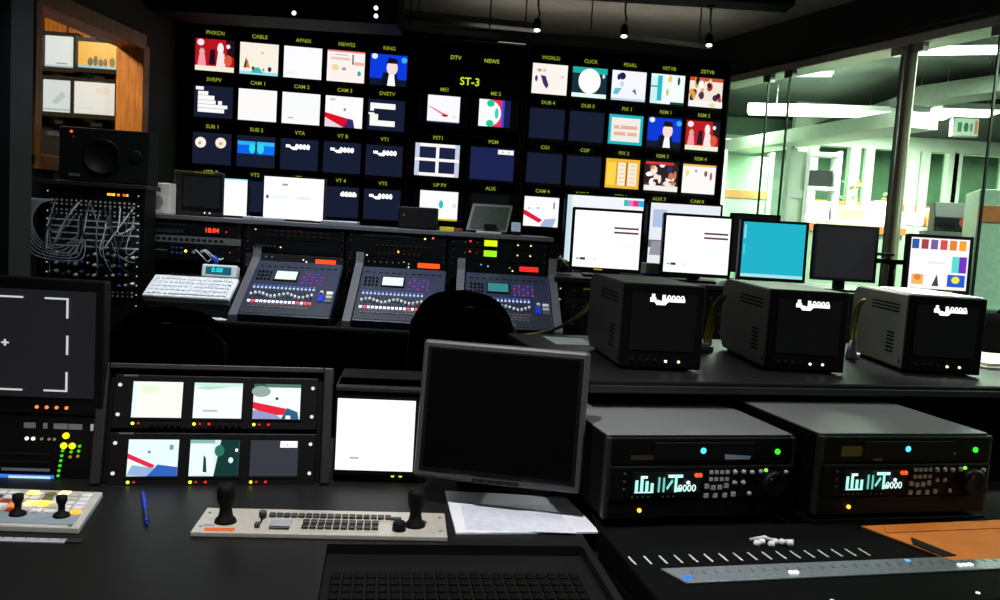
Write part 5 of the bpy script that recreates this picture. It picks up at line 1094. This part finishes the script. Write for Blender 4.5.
# six-screen preview rack, tilted back
SXY = 12.0; SO = Vector((-.838, 1.792, NZ))
six = thing('preview_rack', 'tilted black rack of six small preview screens on the near desk', 'monitor rack', SO, SXY, -16)
W_, H_ = .464, .252
MB().box(0, W_, .006, .05, 0, H_).build('body', BLACK, six, .003)
for x0 in (-.022, W_): MB().hexa([(x0, -.012, -.0), (x0+.022, -.012, -.0), (x0+.022, .10, .03), (x0, .10, .03)], [(x0, -.012, H_+.012), (x0+.022, -.012, H_+.012), (x0+.022, .07, H_+.012), (x0, .07, H_+.012)]).build('side_cheek', mat('cheek_grey', '1b1c1f', .5, 0, .1, 30), six, .003)
MB().box(-.0, W_, -.012, .07, H_, H_+.012).build('top_cover', mat('cheek_grey', '1b1c1f', .5, 0, .1, 30), six, .002)
S3 = [[('f2fcec', [('c', .35, .8, .2, .12, 'e4f4d4'), ('r', 0, 0, .08, 1, 'e0f8f4')], 'preview screen top left'), ('f0fbf6', [('p', [(0, .85), (.4, .95), (.8, .9), (.3, .8)], 'b0dccc'), ('r', .2, .18, .5, .24, 'b8c0bc'), ('r', 0, .9, 1, 1, 'c8ecdc')], ''), ('f0faf6', [('r', 0, .7, .25, 1, '38544c'), ('c', .16, .78, .2, .16, '90a89c'), ('r', .25, .9, 1, 1, '507868'), ('p', [(0, .48), (.7, .3), (.72, .12), (.3, .1), (0, .3)], 'e02038'), ('p', [(.6, 0), (.98, 0), (.95, .2), (.72, .32)], '2a5c80'), ('p', [(0, 0), (.62, 0), (.5, .12), (0, .26)], '9098c8'), ('c', .5, .58, .035, .045, '404c48'), ('r', .7, .0, .8, .1, 'f0f4f8')], '')],
      [('e4fafa', [('p', [(0, .62), (.1, .56), (.55, .3), (.5, .2), (0, .48)], 'e02848'), ('p', [(.4, 0), (1, .0), (1, .25), (.6, .32)], '3060b8'), ('p', [(0, .02), (.4, .0), (.55, .22), (.1, .3)], '90b0d8'), ('c', .42, .66, .035, .04, '5898a0'), ('r', .82, .72, .9, .86, '68a0b0')], ''), ('cfeee4', [('p', [(.5, 0), (1, 0), (1, 1), (.62, 1)], '0c3430'), ('p', [(0, 0), (.5, .1), (.45, .9), (0, 1)], 'e8fcf6'), ('p', [(.28, .12), (.36, .1), (.33, .5), (.28, .58)], '143c38'), ('c', .84, .44, .05, .08, 'd8f4f0'), ('c', .95, .72, .03, .05, 'e8fcfc'), ('p', [(.42, 0), (.5, 0), (.5, .5), (.46, .3)], 'f4fffc'), ('c', .6, .7, .1, .16, '2c6c60'), ('r', .0, .9, .5, 1, '88b8ac')], ''), ('33353d', [('r', .62, .80, .98, .98, 'fdfdfd', 1.3), ('r', .76, .84, .78, .9, '90909a')], '')]]
for r_ in range(2):
    z0 = (.131, .004)[r_]
    pn = MB().box(.012, W_-.012, -.006, .006, z0-.010, z0+.108).build('screen_row', BLACK2, six, .002)
    for c in range(3):
        x0 = .052+.1285*c; bg, sh, _ = S3[r_][c]
        MB().box(x0-.005, x0+.109, -.008, -.006, z0+.009, z0+.099).build('screen_frame', MATTE, pn)
        screen(pn, x0, -.0085, z0+.014, .104, .079, bg, sh, 1.1)
        led(pn, x0+.004, -.006, z0+.001, .0035, 'e0e838', 2.2); led(pn, x0+.016, -.006, z0+.001, .0025, 'b02018', 1.8)
        if c > 0: led(pn, x0+.036, -.006, z0+.001, .0030, 'd01c20', 1.8)
        if r_ == 0 and c < 2:
            for k in range(5): knob(pn, x0+.045+.014*k, -.006, z0-.002, .004, -.006, MATTE, 'trim_knob', 'y', 8)
    for sx_ in (.024, W_-.024):
        for dz in (.02, .085): led(pn, sx_, -.006, z0+dz, .0042, 'e8e8ea', 1.0, 'screw')
    bit(pn, 'name_strip', .045, -.006, z0+.106, .03, .001, .004, GREYM)

# white-screen monitor right of it
q = PY(368, 487, 1.92)
o = thing('preview_monitor', 'small boxed monitor with blank white screen behind the large dark monitor', 'monitor', (q.x, q.y, NZ), 6)
zb = PY(372, 470, 1.92).z-NZ; zt = PY(372, 399, 1.92).z-NZ; xl = PY(337, 435, 1.92).x-q.x; xr = PY(414, 435, 1.92).x-q.x
MB().box(xl-.006, xr+.03, .006, .22, .0, zt+.030).build('housing', BLACK, o, .004)
MB().box(xl-.006, xr+.03, -.01, .1, zt+.018, zt+.030).build('hood', DGREY, o, .003)
MB().box(xl-.005, xr+.012, -.004, .006, zb-.012, zt+.012).build('bezel', BLACK2, o, .003)
screen(o, xl, -.006, zb, xr-xl, zt-zb, 'fdfdfd', [('r', .18, .16, .30, .19, 'b0b0b4'), ('r', .5, .02, .52, .98, 'f4f6f8')], 1.15)
for k in range(2): led(o, xr-.045+.018*k, 0.005, .018, .0045, '98e018', 2.2)

# large switched-off monitor
bl = G(413, 490, NZ); 
q = PY(496, 505, 1.76)
TI = -7
o = thing('desktop_monitor', 'large switched-off flat monitor with grey rim in the middle of the near desk', 'monitor', (q.x-.005, 1.765, NZ+.006), -9)
RIM = mat('rim_grey', '4a4a4c', .4, .2, .08, 60)
MB().box(-.11, .11, .13, .27, 0, .012).build('base', BLACK2, o, .004); MB().box(-.03, .03, .17, .195, .012, .20).build('neck', BLACK2, o, .004); MB().box(-.025, .025, .04, .175, .15, .19).build('arm', BLACK2, o, .004)
pn = MB().box(-.180, .180, 0, .04, 0, .298).build('panel', RIM, o, .007, loc=(0, -.0, .054), rot=(R(TI), 0, 0))
MB().box(-.168, .168, -.0025, 0, .018, .284).build('bezel', BLACK2, pn, .001); MB().box(-.160, .160, -.0035, -.0025, .026, .279).build('screen', SCRGLASS, pn)
MB().box(-.05, .05, -.006, .0, .004, .010).build('button_strip', MATTE, pn)
for k in range(5): bit(pn, 'button', -.04+.02*k, -.006, .007, .01, .001, .003, DGREY)

# white tablet/paper board below it
pts = [G(445, 491, NZ+.004), G(585, 498, NZ+.004), G(598, 532, NZ+.004), G(456, 533, NZ+.004)]
c0 = pts[3]; o = thing('paper_board', 'pale grey-blue paper pad in front of the large dark monitor', 'paper pad', (c0.x, c0.y, NZ))
MB().plate([(p.x-c0.x, p.y-c0.y) for p in (pts[3], pts[2], pts[1], pts[0])], 0, .005).build('pad', PAPER, o, .001)
inn = [pts[3].lerp(pts[1], t) for t in (.08, .9)]
MB().plate([(.02, .02), (.24, .035), (.20, .20), (.0, .17)], .005, .0056).build('printed_area', mat('pale_print', 'c8ccd8', .7, 0, .1, 60), o)

# camera control panel with two knob joysticks
a = G(190, 537, NZ); cp = thing('camera_panel', 'silver camera control panel with two black joysticks on the near desk', 'control panel', (a.x, a.y, NZ), 6.4)
PW, PD = .478, .135
MB().box(0, PW, 0, PD, 0, .010).build('body', SILVER, cp, .002)
for x in (.012, PW-.012):
    for y in (.03, PD-.03): knob(cp, x, y, .010, .004, .001, STEEL, 'screw')
def joy(x, y, s_=1.0):
    j = MB().lathe((x, y, .010), [(.024*s_, 0), (.022*s_, .006), (.016*s_, .012), (.0135*s_, .022), (.0135*s_, .03), (.0195*s_, .046), (.0205*s_, .064), (.018*s_, .073), (.008*s_, .076)], 'z', 20).build('joystick', RUBBER, cp); return j
joy(.052, .056, .88); joy(.416, .056, .85); knob(cp, .385, .03, .010, .0135, .018, RUBBER, 'dial')
flat(cp, 'tape_label', .050, .014, .010, .055, .014, .0008, mat('orange_label', 'e8601c', .6)); flat(cp, 'tape_label', .026, .035, .010, .02, .010, .0008, mat('blue_grey_label', '8f98ac', .6))
KB = mat('panel_key_black', '1a1a1a', .5)
for k in range(17): flat(cp, 'key', .135+.0142*k, .092, .010, .0122, .014, .006, KB, .001)
for k in range(10):
    flat(cp, 'key', .205+.0148*k, .058, .010, .0125, .013, .006, KB, .001); flat(cp, 'key', .205+.0148*k, .032, .010, .0125, .013, .006, KB, .001)
flat(cp, 'slider_slot', .118, .062, .010, .004, .06, .001, MATTE); flat(cp, 'slider_cap', .118, .082, .011, .014, .012, .014, KB, .002); flat(cp, 'slider_cap', .116, .03, .010, .010, .012, .010, KB, .002)
flat(cp, 'readout', .158, .046, .010, .04, .034, .004, mat('readout_grey', 'a0a4ac', .4), .001); flat(cp, 'readout_key', .158, .024, .010, .038, .008, .005, KB, .001)
flat(cp, 'toggle', .378, .085, .010, .022, .008, .006, KB, .001)

# blue pen
a, b_ = G(143, 493, NZ+.004), G(147, 525, NZ+.004); d_ = (b_-a); L_ = d_.length
pen = thing('pen', 'blue ballpoint pen lying on the near desk', 'pen', (a.x, a.y, NZ+.0045), math.degrees(math.atan2(d_.y, d_.x)))
MB().cyl((0, 0, 0), .0042, L_*.55, 'x', 10).build('barrel', BLUE, pen); MB().cyl((L_*.55, 0, 0), .0045, L_*.38, 'x', 10).build('cap', mat('dark_blue_cap', '0c2470', .4), pen); MB().cyl((L_*.93, 0, 0), .003, L_*.07, 'x', 8, .001).build('tip', BLUE, pen); MB().box(L_*.6, L_*.9, -.001, .001, .0042, .0062).build('clip', mat('dark_blue_cap', '0c2470', .4), pen)

# switcher panel at the left edge
tr_, br_ = G(103, 492, NZ+.012), G(79, 528, NZ+.012)
sw = thing('switcher_panel', 'silver switcher panel with lit buttons and two small levers at the left edge', 'control panel', (br_.x, br_.y, NZ), 4)
iv = Matrix.Rotation(R(-4), 4, 'Z')
dv = iv @ (tr_-br_); PDp = dv.y; SK = dv.x
MB().plate([(-.42, 0), (0, 0), (SK, PDp), (-.42+SK, PDp)], 0, .012).build('body', LGREY, sw, .002)
MB().plate([(-.40, .012), (-.015, .012), (-.015+SK*.28, .012+PDp*.28), (-.40+SK*.28, .012+PDp*.28)], .012, .013).build('lower_field', mat('panel_blue_grey', '8a97a2', .5), sw)
rr = random.Random(5)
for j in range(5):
    for k in range(15):
        y = .075+.024*j; x = -.36+.024*k+SK*y/PDp
        if y > PDp-.01: continue
        c = rr.random(); mt_ = WHITE if c < .5 else emit('ffb428', 1.5) if (c < .6 and k > 7) else emit('ff8a20', 1.2) if (c < .64 and k > 6) else mat('key_red', 'a03828', .5) if c < .70 else mat('key_olive', '6e7038', .5) if c < .78 else mat('key_slate', '40485c', .5) if c < .86 else LGREY
        flat(sw, 'key', x, y, .012, .018, .015, .005, mt_, .0015)
for k, (x, c, st) in enumerate(((-.115, 'ffe070', 2.4), (-.092, 'ffc848', 2.2))): flat(sw, 'lit_key', x+SK*.5, .105, .017, .024, .02, .004, emit(c, st), .0015)
flat(sw, 'lit_key', -.125+SK*.9, .165, .017, .02, .018, .004, emit('ffd070', 2.2), .0015); flat(sw, 'lit_key', -.065+SK*.9, .17, .017, .02, .018, .004, emit('ffe0a0', 2.2), .0015)
for x in (-.135, -.055): 
    lv = MB().lathe((x, .055, .012), [(.016, 0), (.014, .006), (.006, .010), (.006, .022), (.010, .03), (.010, .04), (.004, .042)], 'z', 14).build('lever', RUBBER, sw)
for x in (-.02, -.39): knob(sw, x, .008, .012, .004, .001, STEEL, 'screw')
a = G(0, 541, NZ); b_ = G(66, 542, NZ); rl = thing('steel_ruler', 'pale grey ruler bar lying near the left edge of the desk', 'ruler', (b_.x, b_.y, NZ), 5)
MB().box(-.32, 0, -.009, .009, 0, .003).build('blade', mat('ruler_grey', 'b4b8c2', .4, .2), rl, .0008); MB().box(0, .028, -.007, .007, 0, .004).build('end_cap', DGREY, rl, .001)
for k in range(15): flat(rl, 'tick', -.01-.02*k, .004, .003, .001, .008, .0004, MATTE)

# left monitor with safe-area marks, and the meter unit below it
LY = 1.83; a = PY(105, 350, LY)
zt, zb = PY(95, 281, LY).z, PY(95, 415, LY).z; zu = PY(60, 480, LY).z
lm = thing('framing_monitor', 'dark monitor with white framing marks and cross at the left edge', 'monitor', (a.x, LY, zb), 6)
w_ = .40; h_ = zt-zb
MB().box(-w_, 0, .006, .035, 0, h_).build('housing', BLACK2, lm, .006); MB().box(-w_/2-.04, -w_/2+.04, .035, .06, -.0, h_*.6).build('neck', BLACK2, lm); MB().box(-w_/2-.1, -w_/2+.1, .0, .075, -.001, .003).build('base', BLACK2, lm); MB().box(-w_, 0, -.008, .006, 0, h_).build('bezel', BLACK, lm, .003)
x0, z0, sw_, sh_ = -w_+.03, .038, w_-.048, h_-.062
def mk(x, y, dx, dy): return ('r', x-dx, y-dy, x+dx, y+dy, 'd4dede', .9)
tx, ty = .0045/sw_, .0035/sh_
tx, ty = tx*.5, ty*.55; cx_ = .478
mks = [mk(cx_, .5, .022, ty), mk(cx_, .5, tx, .030)]
for s_ in (-1, 1):
    mks += [mk(cx_+s_*.365, .5, tx, .09)]
    for v in (-1, 1):
        mks += [mk(cx_+s_*.365-s_*.07+s_*tx, .5+v*.43, .07, ty), mk(cx_+s_*.365, .5+v*.43-v*.09, tx, .09)]
for v in (-1, 1): mks += [mk(cx_, .5+v*.43, .11, ty)]
screen(lm, x0, -.0105, z0, sw_, sh_, '1b1b1d', mks, 1.0)
for k in range(4): led(lm, -.136+.0205*k, -.008, .016, .0035, 'ff7840', 2.0)
mu = thing('meter_unit', 'black audio unit with green and yellow level lamps below the framing monitor', 'audio unit', (a.x, LY, NZ), 6)
h2 = zb-NZ-.002
MB().box(-w_, -.0, .004, .08, 0, h2).build('housing', BLACK, mu, .004); MB().box(-w_, 0, -.004, .004, 0, h2).build('faceplate', BLACK2, mu, .002)
zz = lambda py: PY(50, py, LY).z-NZ
xx = lambda px: (PY(px+3.5, 450, LY).x-a.x)
for k, (p0, p1) in enumerate(((25, 36), (43, 47), (53, 66), (67, 80))): bit(mu, 'name_strip', (xx(p0)+xx(p1))/2, -.004, zz(424), (xx(p1)-xx(p0)), .001, .012, mat('dull_lettering', '8a8c96', .5))
bit(mu, 'tape_flag', xx(93), -.004, zz(424), .022, .002, .015, PAPER)
for px in (28, 34): led(mu, xx(px), -.004, zz(437), .004, 'f4f4f4', 1.4)
for px in (42, 49, 54): led(mu, xx(px), -.004, zz(437), .003, '908860', .8)
for px, py in ((65, 433), (63, 443), (71, 443)):
    MB().lathe((0, 0, 0), [(.0068, 0), (.0068, -.004), (.003, -.006)], 'y', 12).build('peak_lamp', emit('f0f010', 1.8), mu, loc=(xx(px), -.004, zz(py)))
for c, (px, n, p0) in enumerate(((62, 6, 448), (70, 2, 449), (78, 3, 443))):
    for k in range(n): led(mu, xx(px-k*.8), -.004, zz(p0+5*k), .0032, '38c020' if k < n-1 or c == 0 else '907010', 1.4)
bl_ = MB().box(-w_+.02, xx(54), -.008, -.004, zz(479), zz(473)).build('blue_display', emit('3a78d8', 1.1), mu)
for k in range(9): bit(bl_, 'readout_mark', xx(14+4.4*k), -.008, zz(476), .009, .001, .010, emit('c8e4ff', 1.1))
bit(mu, 'light_strip', xx(27), -.004, zz(468), .10, .001, .006, mat('dull_lettering', '8a8c96', .5)); 
for j in range(2): bit(mu, 'seam', -w_/2-.05, -.004, zz(452+8*j), w_-.12, .0006, .002, DGREY)
